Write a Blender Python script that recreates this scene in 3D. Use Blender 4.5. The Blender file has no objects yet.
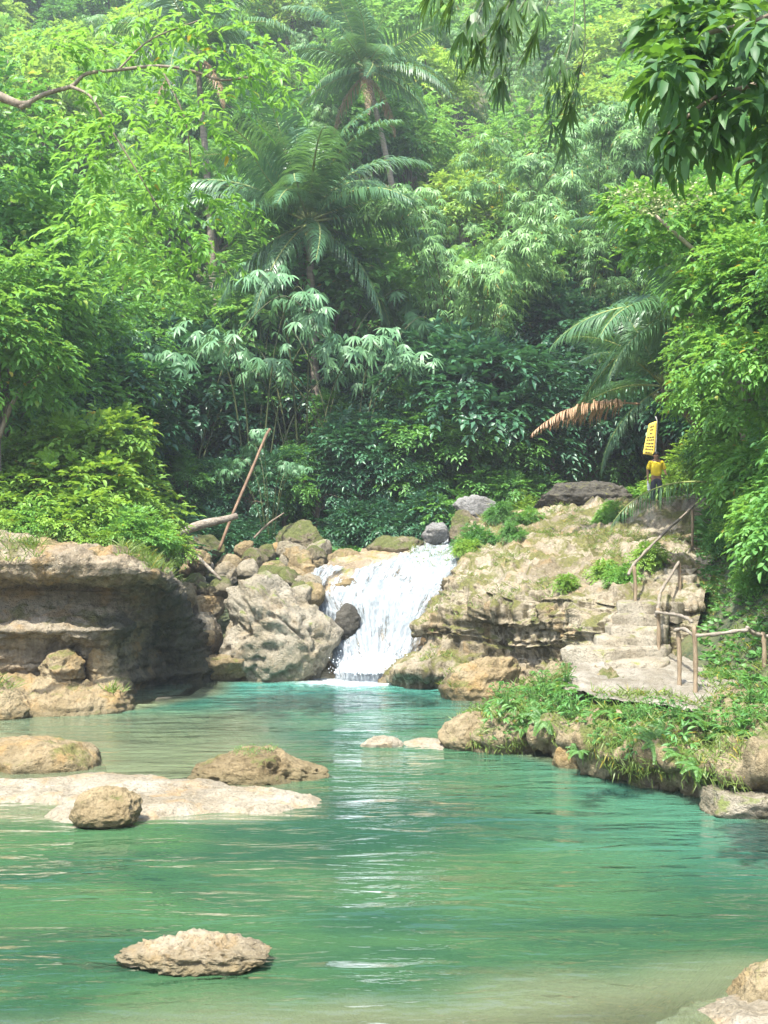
import bpy, math, random
import numpy as np
from mathutils import Vector, Matrix, Euler
from mathutils.bvhtree import BVHTree

# ------------------------------------------------------------------ camera, sky, sun, exposure
sc = bpy.context.scene
COL = sc.collection
R = math.radians
F = 1100.0            # focal length in pixels of the 768 x 1024 picture
CAM = np.array([0.0, 0.0, 2.9])
PITCH = math.atan(48.0 / F)
cam_data = bpy.data.cameras.new('camera')
cam = bpy.data.objects.new('camera', cam_data)
COL.objects.link(cam)
cam.location = CAM
cam.rotation_euler = (math.pi / 2 + PITCH, 0, 0)
cam_data.sensor_fit = 'AUTO'
cam_data.sensor_width = 36.0
cam_data.lens = F / 1024.0 * 36.0
cam_data.clip_start = 0.1
cam_data.clip_end = 2000.0
sc.camera = cam

SUN_TO = Vector((-0.22, -0.46, 0.86)).normalized()      # direction towards the sun
sun_el = math.asin(SUN_TO.z)
sun_az = math.atan2(SUN_TO.x, SUN_TO.y)
w = bpy.data.worlds.new('World'); sc.world = w
w.use_nodes = True
wn = w.node_tree
sky = wn.nodes.new('ShaderNodeTexSky'); sky.sky_type = 'NISHITA'
sky.sun_disc = False
sky.sun_elevation = sun_el; sky.sun_rotation = sun_az
sky.air_density = 1.0; sky.dust_density = 2.0; sky.ozone_density = 1.0
wn.links.new(sky.outputs[0], wn.nodes['Background'].inputs[0])
wn.nodes['Background'].inputs[1].default_value = 0.15
sd = bpy.data.lights.new('sun', 'SUN'); sd.energy = 3.0; sd.angle = R(0.6); sd.color = (1.0, 0.97, 0.90)
sun = bpy.data.objects.new('sun', sd); COL.objects.link(sun)
sun.rotation_euler = SUN_TO.to_track_quat('Z', 'Y').to_euler()
sc.view_settings.view_transform = 'Standard'
sc.view_settings.look = 'None'
sc.view_settings.exposure = 2.12
sc.view_settings.gamma = 1.0
sc.render.engine = 'CYCLES'
sc.cycles.max_bounces = 7
sc.cycles.diffuse_bounces = 4
sc.cycles.glossy_bounces = 3
sc.cycles.transmission_bounces = 4
sc.cycles.transparent_max_bounces = 10
sc.cycles.volume_bounces = 0
sc.cycles.sample_clamp_indirect = 4.0
sc.cycles.caustics_reflective = False
sc.cycles.caustics_refractive = False
sc.cycles.use_denoising = True

# ------------------------------------------------------------------ helpers
_f = np.array([0.0, math.cos(PITCH), math.sin(PITCH)])
_u = np.array([0.0, -math.sin(PITCH), math.cos(PITCH)])

def at(px, py, Y):
    """the world point seen at pixel (px, py) at distance Y along the valley"""
    d = _f + np.array([1.0, 0, 0]) * ((px - 384) / F) + _u * ((512 - py) / F)
    return CAM + d * (Y / d[1])

def on_plane(px, py, z):
    d = _f + np.array([1.0, 0, 0]) * ((px - 384) / F) + _u * ((512 - py) / F)
    return CAM + d * ((z - CAM[2]) / d[2])

def pix(p):
    v = np.asarray(p) - CAM
    c = v @ _f
    return 384 + F * v[0] / c, 512 - F * (v @ _u) / c

def tag(o, label=None, cat=None, group=None, kind=None):
    if label: o['label'] = label
    if cat: o['category'] = cat
    if group: o['group'] = group
    if kind: o['kind'] = kind
    return o

def empty(name, loc=(0, 0, 0), rz=0.0, scale=1.0):
    o = bpy.data.objects.new(name, None); COL.objects.link(o)
    o.location = loc; o.rotation_euler = (0, 0, rz); o.scale = (scale,) * 3
    o.empty_display_size = 0.2
    return o

def mesh_obj(name, me, parent=None):
    o = bpy.data.objects.new(name, me); COL.objects.link(o)
    if parent is not None: o.parent = parent
    return o

def copy_tree(o, parent=None):
    c = o.copy(); COL.objects.link(c); c.parent = parent
    for ch in list(o.children): copy_tree(ch, c)
    return c

def fast_mesh(name, verts, polys, mats=(), mat_idx=None, smooth=True):
    """polys: list of int arrays (M, k)"""
    verts = np.asarray(verts, dtype=np.float32).reshape(-1, 3)
    me = bpy.data.meshes.new(name)
    me.vertices.add(len(verts)); me.vertices.foreach_set('co', verts.ravel())
    loops = np.concatenate([np.asarray(p, dtype=np.int32).ravel() for p in polys])
    tot = np.concatenate([np.full(len(p), np.asarray(p).shape[1], dtype=np.int32) for p in polys])
    start = np.concatenate([[0], np.cumsum(tot)[:-1]]).astype(np.int32)
    me.loops.add(len(loops)); me.loops.foreach_set('vertex_index', loops)
    me.polygons.add(len(tot)); me.polygons.foreach_set('loop_start', start)
    if mat_idx is not None:
        me.polygons.foreach_set('material_index', np.concatenate([np.full(len(p), m, dtype=np.int32) for p, m in zip(polys, mat_idx)]))
    me.update(calc_edges=True)
    me.polygons.foreach_set('use_smooth', np.full(len(tot), bool(smooth)))
    for m in mats: me.materials.append(m)
    me.validate()
    return me

class MB:
    """collects pieces of one mesh"""
    def __init__(s): s.v = []; s.p = []; s.m = []; s.n = 0
    def add(s, verts, polys, mi=0):
        verts = np.asarray(verts, float).reshape(-1, 3)
        for p in polys:
            s.p.append(np.asarray(p, dtype=np.int32) + s.n); s.m.append(mi)
        s.v.append(verts); s.n += len(verts)
    def mesh(s, name, mats, smooth=True):
        return fast_mesh(name, np.concatenate(s.v), s.p, mats, s.m, smooth)
    def obj(s, name, mats, parent=None, smooth=True):
        return mesh_obj(name, s.mesh(name, mats, smooth), parent)

def tube(pts, rad, n=8, cap=True):
    pts = np.asarray(pts, float); rad = np.broadcast_to(np.asarray(rad, float), (len(pts),))
    t = np.gradient(pts, axis=0); t /= np.linalg.norm(t, axis=1)[:, None] + 1e-9
    ref = np.array([0.0, 0, 1.0]) if abs(t[0][2]) < 0.9 else np.array([1.0, 0, 0])
    V = []
    a = np.linspace(0, 2 * math.pi, n, endpoint=False)
    for i in range(len(pts)):
        b = np.cross(t[i], ref); b /= np.linalg.norm(b) + 1e-9
        c = np.cross(b, t[i]); ref = c
        V.append(pts[i] + rad[i] * (np.cos(a)[:, None] * b + np.sin(a)[:, None] * c))
    V = np.concatenate(V)
    q = []
    for i in range(len(pts) - 1):
        k = np.arange(n); k2 = (k + 1) % n
        q.append(np.stack([i * n + k, i * n + k2, (i + 1) * n + k2, (i + 1) * n + k], 1))
    P = [np.concatenate(q)]
    if cap:
        P.append(np.arange(n)[None, ::-1]); P.append((len(pts) - 1) * n + np.arange(n)[None, :])
    return V, P

def curve_pts(ctrl, n):
    """Catmull-Rom through control points"""
    c = np.asarray(ctrl, float); return cr(c, n)

def cr(c, n):
    """Catmull-Rom resample along axis 0"""
    m = len(c)
    ext = np.concatenate([(2 * c[0] - c[1])[None], c, (2 * c[-1] - c[-2])[None]])
    u = np.linspace(0, m - 1, n); i = np.minimum(u.astype(int), m - 2); f = u - i
    sh = (n,) + (1,) * (c.ndim - 1); f = f.reshape(sh)
    p0, p1, p2, p3 = ext[i], ext[i + 1], ext[i + 2], ext[i + 3]
    return 0.5 * ((2 * p1) + (-p0 + p2) * f + (2 * p0 - 5 * p1 + 4 * p2 - p3) * f ** 2 + (-p0 + 3 * p1 - 3 * p2 + p3) * f ** 3)

def _h(ix, iy, iz, s):
    with np.errstate(over='ignore'):
        n = (ix.astype(np.int64) * 374761393 + iy.astype(np.int64) * 668265263 + iz.astype(np.int64) * 2147483647 + s * 1274126177) & 0xffffffff
        n = ((n ^ (n >> 13)) * 1274126177) & 0xffffffff
        n = (n ^ (n >> 16)) & 0xffffff
    return n / float(0xffffff) * 2 - 1

def vn(p, s=0):
    i = np.floor(p).astype(np.int64); f = p - i; f = f * f * f * (f * (f * 6 - 15) + 10)
    x, y, z = i[..., 0], i[..., 1], i[..., 2]; fx, fy, fz = f[..., 0], f[..., 1], f[..., 2]
    def L(a, b, t): return a + (b - a) * t
    c = [[[_h(x + a, y + b, z + d, s) for d in (0, 1)] for b in (0, 1)] for a in (0, 1)]
    return L(L(L(c[0][0][0], c[1][0][0], fx), L(c[0][1][0], c[1][1][0], fx), fy),
             L(L(c[0][0][1], c[1][0][1], fx), L(c[0][1][1], c[1][1][1], fx), fy), fz)

def fbm(p, oct=4, s=0, gain=0.5, ridged=False):
    p = np.asarray(p, float); o = 0; a = 1.0; t = 0
    for k in range(oct):
        v = vn(p * (2.03 ** k) + k * 17.3, s + k)
        if ridged: v = 1 - 2 * np.abs(v)
        o = o + a * v; t += a; a *= gain
    return o / t

def sstep(x, a, b):
    t = np.clip((np.asarray(x, float) - a) / (b - a), 0, 1); return t * t * (3 - 2 * t)

# ------------------------------------------------------------------ materials
class NT:
    def __init__(s, name):
        s.mat = bpy.data.materials.new(name); s.mat.use_nodes = True
        s.t = s.mat.node_tree; s.t.nodes.clear()
        s.out = s.t.nodes.new('ShaderNodeOutputMaterial')
    def n(s, typ, props=None, **ins):
        nd = s.t.nodes.new('ShaderNode' + typ)
        for k, v in (props or {}).items(): setattr(nd, k, v)
        for k, v in ins.items():
            key = k.replace('_', ' ')
            if key.startswith('i') and key[1:].isdigit(): sock = nd.inputs[int(key[1:])]
            else: sock = nd.inputs[key]
            if hasattr(v, 'is_output') or isinstance(v, bpy.types.NodeSocket): s.t.links.new(v, sock)
            else: sock.default_value = v
        return nd
    def noise(s, vec, scale, detail=4, rough=0.55, dist=0.0):
        return s.n('TexNoise', Vector=vec, Scale=scale, Detail=detail, Roughness=rough, Distortion=dist).outputs[0]
    def ramp(s, fac, a, b, lo=0.0, hi=1.0):
        return s.n('MapRange', {'clamp': True, 'interpolation_type': 'SMOOTHSTEP'}, Value=fac, From_Min=a, From_Max=b, To_Min=lo, To_Max=hi).outputs[0]
    def mix(s, f, a, b, blend='MIX'):
        nd = s.t.nodes.new('ShaderNodeMix'); nd.data_type = 'RGBA'; nd.blend_type = blend
        for sock, v in ((nd.inputs[0], f), (nd.inputs[6], a), (nd.inputs[7], b)):
            if isinstance(v, bpy.types.NodeSocket): s.t.links.new(v, sock)
            elif isinstance(v, (tuple, list)): sock.default_value = tuple(v) + ((1.0,) if len(v) == 3 else ())
            else: sock.default_value = v
        return nd.outputs[2]
    def math(s, op, a, b=0.0):
        return s.n('Math', {'operation': op}, i0=a, i1=b).outputs[0]
    def surf(s, sh): s.t.links.new(sh, s.out.inputs[0]); return s.mat

def leaf_mat(name, dark, light, trans=(0.25, 0.45, 0.05), tw=0.35, rough=0.45, spec=0.4, yellow=0.0):
    """leaf colours from dark to light, one random value per leaf; light passes through the blade"""
    t = NT(name)
    geo = t.n('NewGeometry'); oi = t.n('ObjectInfo')
    rnd = geo.outputs['Random Per Island']
    k = t.math('ADD', t.math('MULTIPLY', rnd, 0.7), t.math('MULTIPLY', oi.outputs['Random'], 0.3))
    pos = t.n('TexCoord').outputs['Object']
    pn = t.noise(pos, 0.9, 2)
    k = t.math('ADD', t.math('MULTIPLY', k, 0.75), t.math('MULTIPLY', t.ramp(pn, 0.3, 0.7), 0.25))
    c = t.mix(k, dark, light)
    tc = t.mix(k, tuple(0.55 * a for a in trans), trans)
    if yellow > 0:
        m = t.ramp(rnd, 1 - yellow, 1 - yellow + 0.01)
        c = t.mix(m, c, (0.30, 0.24, 0.03)); tc = t.mix(m, tc, (0.5, 0.38, 0.04))
    p = t.n('BsdfPrincipled', Base_Color=c, Roughness=rough, Specular_IOR_Level=spec)
    tr = t.n('BsdfTranslucent', Color=tc)
    return t.surf(t.n('MixShader', Fac=tw, i1=p.outputs[0], i2=tr.outputs[0]).outputs[0])

def rock_mat(name, base, pale, dark, moss=0.5, mosscol=(0.10, 0.12, 0.02), scale=1.0, streak=0.0, wet=0.0, ochre=0.0, algae_shade=None):
    t = NT(name)
    tc = t.n('TexCoord'); pos = t.n('NewGeometry').outputs['Position']
    n1 = t.noise(pos, 0.9 * scale, 6, 0.62); n2 = t.noise(pos, 3.4 * scale, 6, 0.65); n3 = t.noise(pos, 14 * scale, 5, 0.7); n4 = t.noise(pos, 45 * scale, 3, 0.7)
    c = t.mix(t.ramp(n1, 0.35, 0.66), base, pale)
    n0 = t.noise(pos, 0.33 * scale, 4, 0.6)
    c = t.mix(t.ramp(n0, 0.45, 0.68, 0, 0.45), c, dark)
    c = t.mix(t.ramp(n2, 0.52, 0.72, 0, 0.75), c, dark)
    c = t.mix(t.ramp(n3, 0.50, 0.72, 0, 0.8), c, tuple(0.38 * a for a in base))
    c = t.mix(t.ramp(n3, 0.50, 0.28, 0, 0.5), c, tuple(min(0.75, 1.25 * a) for a in pale))
    if ochre > 0:
        no = t.noise(pos, 1.6 * scale, 4, 0.6, 0.5)
        c = t.mix(t.ramp(no, 0.50, 0.68, 0, ochre), c, (0.36, 0.21, 0.06))
    if streak > 0:
        mp = t.n('Mapping', Vector=pos, Scale=(1.0, 1.0, 0.09))
        ns = t.noise(mp.outputs[0], 4.5, 5, 0.65)
        sz = t.n('SeparateXYZ', Vector=t.n('NewGeometry').outputs['Normal']).outputs[2]
        m = t.math('MULTIPLY', t.ramp(ns, 0.42, 0.60, 0, streak), t.ramp(sz, 0.6, 0.2))
        c = t.mix(m, c, dark)
    if moss > 0:
        nz = t.n('SeparateXYZ', Vector=t.n('NewGeometry').outputs['Normal']).outputs[2]
        nm = t.noise(pos, 1.5 * scale, 6, 0.68, 0.3)
        up = t.ramp(nz, -0.2, 0.75)
        mk = t.math('ADD', nm, t.math('MULTIPLY', up, 0.16))
        mm = t.ramp(mk, 0.74 - 0.22 * moss, 0.86 - 0.22 * moss)
        mc = t.mix(t.ramp(n3, 0.35, 0.65), mosscol, tuple(1.9 * a for a in mosscol))
        c = t.mix(t.math('MULTIPLY', mm, 0.9), c, mc)
    if wet > 0:       # algae and water stain just above the water line
        pz = t.n('SeparateXYZ', Vector=pos).outputs[2]
        m = t.ramp(t.math('ADD', pz, t.math('MULTIPLY', n2, 0.25)), 0.10, 0.34, wet, 0.0)
        c = t.mix(m, c, (0.10, 0.085, 0.04))
    if algae_shade is not None:     # black green growth plus overhang shade painted into the colour, ragged at its edge
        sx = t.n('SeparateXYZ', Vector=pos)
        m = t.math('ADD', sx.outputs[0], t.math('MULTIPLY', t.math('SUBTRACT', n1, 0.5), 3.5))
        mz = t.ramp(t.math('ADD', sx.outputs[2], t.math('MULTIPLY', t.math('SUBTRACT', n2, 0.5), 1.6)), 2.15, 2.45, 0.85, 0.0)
        c = t.mix(t.math('MULTIPLY', t.ramp(m, algae_shade - 0.25, algae_shade + 0.35), mz), c, t.mix(t.ramp(n3, 0.4, 0.65), (0.018, 0.022, 0.012), (0.055, 0.055, 0.03)))
    h = t.math('ADD', t.math('MULTIPLY', n2, 0.5), t.math('ADD', t.math('MULTIPLY', n3, 0.35), t.math('MULTIPLY', n4, 0.15)))
    vor = t.n('TexVoronoi', {'feature': 'F1'}, Vector=pos, Scale=11 * scale).outputs[0]
    h = t.math('ADD', h, t.math('MULTIPLY', t.ramp(vor, 0.0, 0.35), 0.12))
    b = t.n('Bump', Strength=0.9, Distance=0.26 / scale, Height=h)
    p = t.n('BsdfPrincipled', Base_Color=c, Roughness=0.85, Specular_IOR_Level=0.25, Normal=b.outputs[0])
    return t.surf(p.outputs[0])

def plain_mat(name, a, b, scale=6.0, rough=0.8, bump=0.4, stretch=(1, 1, 1), spec=0.3):
    t = NT(name)
    v = t.n('Mapping', Vector=t.n('TexCoord').outputs['Object'], Scale=stretch).outputs[0]
    n1 = t.noise(v, scale, 5, 0.6); n2 = t.noise(v, scale * 5, 4, 0.6)
    c = t.mix(t.ramp(t.math('ADD', t.math('MULTIPLY', n1, 0.6), t.math('MULTIPLY', n2, 0.4)), 0.35, 0.65), a, b)
    bp = t.n('Bump', Strength=bump, Distance=0.03, Height=n2)
    return t.surf(t.n('BsdfPrincipled', Base_Color=c, Roughness=rough, Specular_IOR_Level=spec, Normal=bp.outputs[0]).outputs[0])

HAZE = 0.0010
M = {}
M['leaf_far'] = leaf_mat('far_leaf', (0.075, 0.20, 0.05), (0.20, 0.40, 0.095), (0.32, 0.60, 0.09), 0.40, yellow=0.01)
M['leaf_far2'] = leaf_mat('far_leaf_yellowish', (0.13, 0.26, 0.05), (0.30, 0.46, 0.09), (0.42, 0.62, 0.08), 0.42, yellow=0.02)
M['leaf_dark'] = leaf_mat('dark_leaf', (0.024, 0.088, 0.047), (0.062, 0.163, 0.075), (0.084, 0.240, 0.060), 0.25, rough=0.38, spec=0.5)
M['leaf_mid'] = leaf_mat('mid_leaf', (0.035, 0.13, 0.03), (0.14, 0.30, 0.07), (0.20, 0.46, 0.06), 0.35)
M['leaf_lime'] = leaf_mat('lime_leaf', (0.055, 0.17, 0.035), (0.20, 0.40, 0.075), (0.34, 0.62, 0.08), 0.42, yellow=0.015)
M['leaf_bush'] = leaf_mat('bush_leaf', (0.09, 0.20, 0.028), (0.25, 0.40, 0.065), (0.40, 0.62, 0.06), 0.38, yellow=0.02)
M['leaf_big'] = leaf_mat('large_glossy_leaf', (0.024, 0.074, 0.024), (0.062, 0.144, 0.037), (0.192, 0.408, 0.036), 0.30, rough=0.5, spec=0.3)
M['bamboo_leaf'] = leaf_mat('bamboo_leaf', (0.085, 0.20, 0.06), (0.19, 0.34, 0.10), (0.28, 0.48, 0.09), 0.36, yellow=0.02)
M['fan_leaf'] = leaf_mat('fan_bamboo_leaf', (0.055, 0.15, 0.06), (0.17, 0.32, 0.15), (0.18, 0.36, 0.10), 0.28, rough=0.45, spec=0.4)
M['hang_leaf'] = leaf_mat('hanging_bamboo_leaf', (0.025, 0.07, 0.015), (0.08, 0.16, 0.03), (0.22, 0.38, 0.05), 0.36)
M['palm_leaf'] = leaf_mat('palm_leaflet', (0.04, 0.11, 0.05), (0.11, 0.225, 0.085), (0.18, 0.36, 0.07), 0.30, rough=0.38, spec=0.5)
M['palm_dry'] = leaf_mat('dry_palm_leaflet', (0.216, 0.121, 0.068), (0.425, 0.275, 0.150), (0.360, 0.216, 0.096), 0.2)
M['fern_leaf'] = leaf_mat('fern_leaf', (0.035, 0.11, 0.025), (0.13, 0.26, 0.055), (0.22, 0.42, 0.05), 0.35, yellow=0.03)
M['grass'] = leaf_mat('grass_blade', (0.06, 0.11, 0.022), (0.20, 0.26, 0.055), (0.26, 0.40, 0.05), 0.35, yellow=0.06)
M['flower_head'] = leaf_mat('cream_flower', (0.22, 0.26, 0.10), (0.38, 0.40, 0.18), (0.4, 0.45, 0.2), 0.3)
M['bark'] = plain_mat('bark', (0.10, 0.075, 0.05), (0.22, 0.18, 0.13), 5, stretch=(1, 1, 0.3))
M['bark_pale'] = plain_mat('pale_bark', (0.20, 0.16, 0.11), (0.36, 0.30, 0.22), 5, stretch=(1, 1, 0.3))
M['culm'] = plain_mat('bamboo_culm', (0.045, 0.063, 0.018), (0.099, 0.108, 0.041), 4, stretch=(1, 1, 0.2), rough=0.5)
M['palm_trunk'] = plain_mat('palm_trunk', (0.13, 0.10, 0.075), (0.26, 0.21, 0.16), 3, stretch=(0.5, 0.5, 6))
M['rachis'] = plain_mat('palm_rachis', (0.16, 0.20, 0.06), (0.28, 0.30, 0.10), 4)
M['dead_wood'] = plain_mat('dead_wood', (0.12, 0.095, 0.07), (0.36, 0.31, 0.24), 4, stretch=(0.5, 2, 2), bump=0.9)
M['brown_pole'] = plain_mat('brown_pole', (0.12, 0.075, 0.045), (0.23, 0.15, 0.095), 5)
M['rail_wood'] = plain_mat('rail_wood', (0.143, 0.118, 0.084), (0.244, 0.210, 0.168), 7)
M['post_wood'] = plain_mat('post_wood', (0.136, 0.096, 0.056), (0.264, 0.200, 0.128), 7, stretch=(1, 1, 0.3))
M['soil'] = plain_mat('forest_soil', (0.035, 0.045, 0.02), (0.09, 0.095, 0.04), 1.2, bump=0.8)
M['ledge'] = rock_mat('ledge_limestone', (0.247, 0.187, 0.114), (0.347, 0.294, 0.209), (0.051, 0.042, 0.027), 0.30, (0.075, 0.07, 0.022), 0.9, streak=0.45, wet=0.3, ochre=0.5, algae_shade=-5.35)
M['outcrop'] = rock_mat('outcrop_limestone', (0.269, 0.219, 0.140), (0.381, 0.331, 0.244), (0.080, 0.064, 0.032), 0.62, (0.085, 0.085, 0.022), 1.0, streak=0.95, wet=0.3, ochre=0.35)
M['boulder'] = rock_mat('boulder_limestone', (0.230, 0.197, 0.132), (0.322, 0.287, 0.219), (0.075, 0.064, 0.038), 0.30, (0.10, 0.12, 0.03), 1.0, wet=0.3, ochre=0.15)
M['boulder_tan'] = rock_mat('tan_boulder', (0.235, 0.176, 0.091), (0.309, 0.250, 0.149), (0.106, 0.080, 0.038), 0.30, (0.09, 0.09, 0.025), 1.2, wet=0.6, ochre=0.4)
M['boulder_moss'] = rock_mat('mossy_boulder', (0.149, 0.122, 0.075), (0.213, 0.182, 0.117), (0.049, 0.042, 0.023), 0.95, (0.06, 0.07, 0.018), 1.2)
M['boulder_grey'] = rock_mat('grey_boulder', (0.160, 0.155, 0.144), (0.245, 0.239, 0.224), (0.064, 0.061, 0.053), 0.1, (0.1, 0.1, 0.03), 1.2)
M['rock_dark'] = rock_mat('dark_layered_rock', (0.058, 0.053, 0.042), (0.095, 0.086, 0.066), (0.019, 0.016, 0.013), 0.15, (0.1, 0.1, 0.03), 1.6)
M['water_rock'] = rock_mat('pitted_water_rock', (0.216, 0.149, 0.077), (0.324, 0.243, 0.135), (0.072, 0.050, 0.027), 0.2, (0.10, 0.12, 0.03), 2.4, wet=0.15, ochre=0.35)
M['boulder_brown'] = rock_mat('brown_boulder', (0.185, 0.135, 0.065), (0.27, 0.21, 0.115), (0.06, 0.045, 0.02), 0.15, (0.07, 0.075, 0.02), 2.0, wet=0.8)
M['jagged_rock'] = rock_mat('jagged_pale_rock', (0.243, 0.190, 0.113), (0.340, 0.292, 0.203), (0.090, 0.063, 0.032), 0.0, scale=2.6, wet=0.7, ochre=0.3)
M['bar'] = rock_mat('pale_shelf_rock', (0.246, 0.208, 0.140), (0.348, 0.310, 0.238), (0.13, 0.10, 0.055), 0.0, scale=1.8, ochre=0.35, wet=0.0)
M['bank'] = rock_mat('bank_rock', (0.224, 0.171, 0.090), (0.329, 0.269, 0.164), (0.053, 0.045, 0.022), 0.6, (0.065, 0.08, 0.018), 1.3, streak=0.5, wet=0.4)
M['bed'] = rock_mat('river_bed', (0.192, 0.165, 0.102), (0.266, 0.235, 0.160), (0.095, 0.085, 0.049), 0.0, scale=0.8)
M['step'] = rock_mat('stone_step', (0.244, 0.207, 0.144), (0.348, 0.311, 0.237), (0.104, 0.090, 0.062), 0.25, (0.12, 0.13, 0.03), 1.8)
M['gravel'] = rock_mat('pale_gravel', (0.19, 0.165, 0.12), (0.28, 0.255, 0.205), (0.095, 0.08, 0.05), 0.0, scale=3.5)
# ------------------------------------------------------------------ terrain
def ip(y, xs, ys): return np.interp(y, xs, ys)
LEFT = ([4, 11, 15, 20, 21.5, 24, 26.4, 27.4], [-7, -6.6, -6.8, -7.6, -5.6, -4.4, -4.5, -4.0])
RIGHT = ([4, 7.5, 10, 12.5, 13.6, 15.5, 17.7, 22, 24.5, 26.5, 27.4], [4.2, 4.0, 4.9, 5.1, 4.7, 3.5, 2.3, 2.6, 2.4, 1.8, 1.2])
XP = ([4, 8, 15, 17, 19, 21, 24, 28, 34, 40], [6.4, 6.2, 5.7, 5.5, 5.6, 6.1, 7.0, 8.0, 9.3, 11])
HP = ([4, 8, 15, 19, 21, 24, 28, 34, 40], [.45, .5, .75, .92, 1.8, 2.5, 3.4, 4.5, 4.9])

def height(x, y):
    x = np.asarray(x, float); y = np.asarray(y, float)
    xl = ip(y, *LEFT); xr = ip(y, *RIGHT)
    d = np.minimum(np.minimum(x - xl, xr - x), 27.2 - y)
    bed = -1.9 * sstep(d, 0, 2.6)
    ys_ = y - 0.16 * np.clip(x, -4, 4) + 0.55 * fbm(np.stack([x * .8, y * .8, x * 0], -1), 3, 15)
    shallow = -0.11 - 0.10 * sstep(ys_, 6.6, 7.3) - 1.0 * sstep(ys_, 6.9, 8.6)                    # the sandy shallows by the camera
    bed = np.maximum(bed, np.where(y < 10, shallow - 1.0 * sstep(y, 8.5, 10), -9))
    bar = -0.24 - 1.3 * np.maximum(0, 12.6 - y) - 0.22 * np.maximum(0, y - 20.5) - 0.035 * np.maximum(0, y - 14) - 0.6 * np.maximum(0, x + 1.6 + 0.12 * (y - 13))
    bed = np.maximum(bed, np.where(d > 0, bar, -9))
    xp = ip(y, *XP); hp = ip(y, *HP)
    river = np.clip(0.62 * (y - 27.2), -0.3, 2.6) + np.clip(0.12 * (y - 31), 0, 1.4)
    rb = hp * sstep(x - xr, 0, 1.0) - 0.12 * sstep(y, 20.3, 21.5)
    rb = np.where(y > 19.4, hp * sstep(x - xp, -1.5, -.2) - 0.35, np.where(y > 12.5, rb - 0.3 * (1 - sstep(x - xp, -1.2, 0)) - .1, rb))
    rh = np.minimum(1.15 * np.maximum(0, x - xp), 6 + 0.55 * np.maximum(0, x - xp))
    right = rb + rh
    left = np.minimum(1.2 * np.maximum(0, xl - x), 2.4) + 0.75 * np.maximum(0, -8.2 - x) * sstep(y, 18, 26) + 0.25 * np.maximum(0, -8.2 - x)
    left = np.where(y < 27, np.minimum(left, np.where(y > 20.6, -0.35, -0.1) + 0.3 * np.maximum(0, -9.5 - x) + 3.2 * sstep(y, 26.6, 29.0)), left)
    side = np.where(x > 0, right, left)
    out = np.where(d > 0, bed, np.where((y > 27.2) & (x > xl) & (x < xr), river, side))
    deep = np.where(y > 27.2, np.maximum(river + 0.0, side * np.where(x > 0, 1, 0.6)), out)
    out = np.where(y > 27.2, deep, out)
    hill = 3.9 + 0.86 * (y - 40.5)
    out = np.where(y > 38, np.maximum(out, hill), out)
    out = np.maximum(out, np.where(y > 30, 4.0 + 0.45 * (np.abs(x + 1) - 16), -9))
    return out

xs = np.concatenate([np.linspace(-60, -22, 20)[:-1], np.linspace(-22, 22, 177), np.linspace(22, 60, 20)[1:]])
ys = np.concatenate([np.linspace(-14, 2, 8)[:-1], np.linspace(2, 50, 193), np.linspace(50, 104, 34)[1:]])
gx, gy = np.meshgrid(xs, ys)
gz = height(gx, gy)
pts = np.stack([gx, gy, gz], -1)
gz = gz + 0.10 * fbm(np.stack([gx, gy, gx * 0], -1) * 0.9, 4, 5) * np.where(gz > -0.4, 1, 0.5)
nx, ny = len(xs), len(ys)
gi = np.arange(nx * ny).reshape(ny, nx)
gq = np.stack([gi[:-1, :-1], gi[:-1, 1:], gi[1:, 1:], gi[1:, :-1]], -1).reshape(-1, 4)
tv = np.stack([gx, gy, gz], -1).reshape(-1, 3)
t_ = NT('ground')
pos = t_.n('NewGeometry').outputs['Position']
pz = t_.n('SeparateXYZ', Vector=pos).outputs[2]
n1 = t_.noise(pos, 1.3, 6, 0.65); n2 = t_.noise(pos, 9, 5, 0.65)
soil = t_.mix(t_.ramp(n1, 0.35, 0.65), (0.03, 0.045, 0.018), (0.10, 0.11, 0.04))
soil = t_.mix(t_.ramp(n2, 0.5, 0.7, 0, 0.6), soil, (0.12, 0.09, 0.05))
bedc = t_.mix(t_.ramp(n1, 0.38, 0.64), (0.42, 0.34, 0.20), (0.58, 0.50, 0.33))
ns_ = t_.noise(t_.n('Mapping', Vector=pos, Scale=(0.8, 3.2, 1)).outputs[0], 1.8, 5, 0.65, 0.6)
bedc = t_.mix(t_.ramp(n2, 0.52, 0.70, 0, 0.7), bedc, (0.20, 0.17, 0.09))
bedc = t_.mix(t_.ramp(ns_, 0.54, 0.66, 0, 0.85), bedc, (0.11, 0.11, 0.055))
c_ = t_.mix(t_.ramp(pz, 0.05, 0.45), bedc, soil)
b_ = t_.n('Bump', Strength=0.8, Distance=0.1, Height=n2)
M['ground'] = t_.surf(t_.n('BsdfPrincipled', Base_Color=c_, Roughness=0.9, Normal=b_.outputs[0]).outputs[0])
terrain = mesh_obj('terrain', fast_mesh('terrain', tv, [gq], [M['ground']]))
tag(terrain, 'forest slopes and pale river bed around the pool', 'terrain', kind='structure')
BVH = [BVHTree.FromPolygons([tuple(v) for v in tv], [tuple(q) for q in gq])]

def drop(x, y, top=60.0):
    """highest built surface under (x, y): height and normal"""
    best = (-9.0, Vector((0, 0, 1)))
    for b in BVH:
        h = b.ray_cast(Vector((x, y, top)), Vector((0, 0, -1)))
        if h[0] is not None and h[0].z > best[0]:
            best = (h[0].z, h[1] if h[1].z > 0 else -h[1])
    return best

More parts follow.
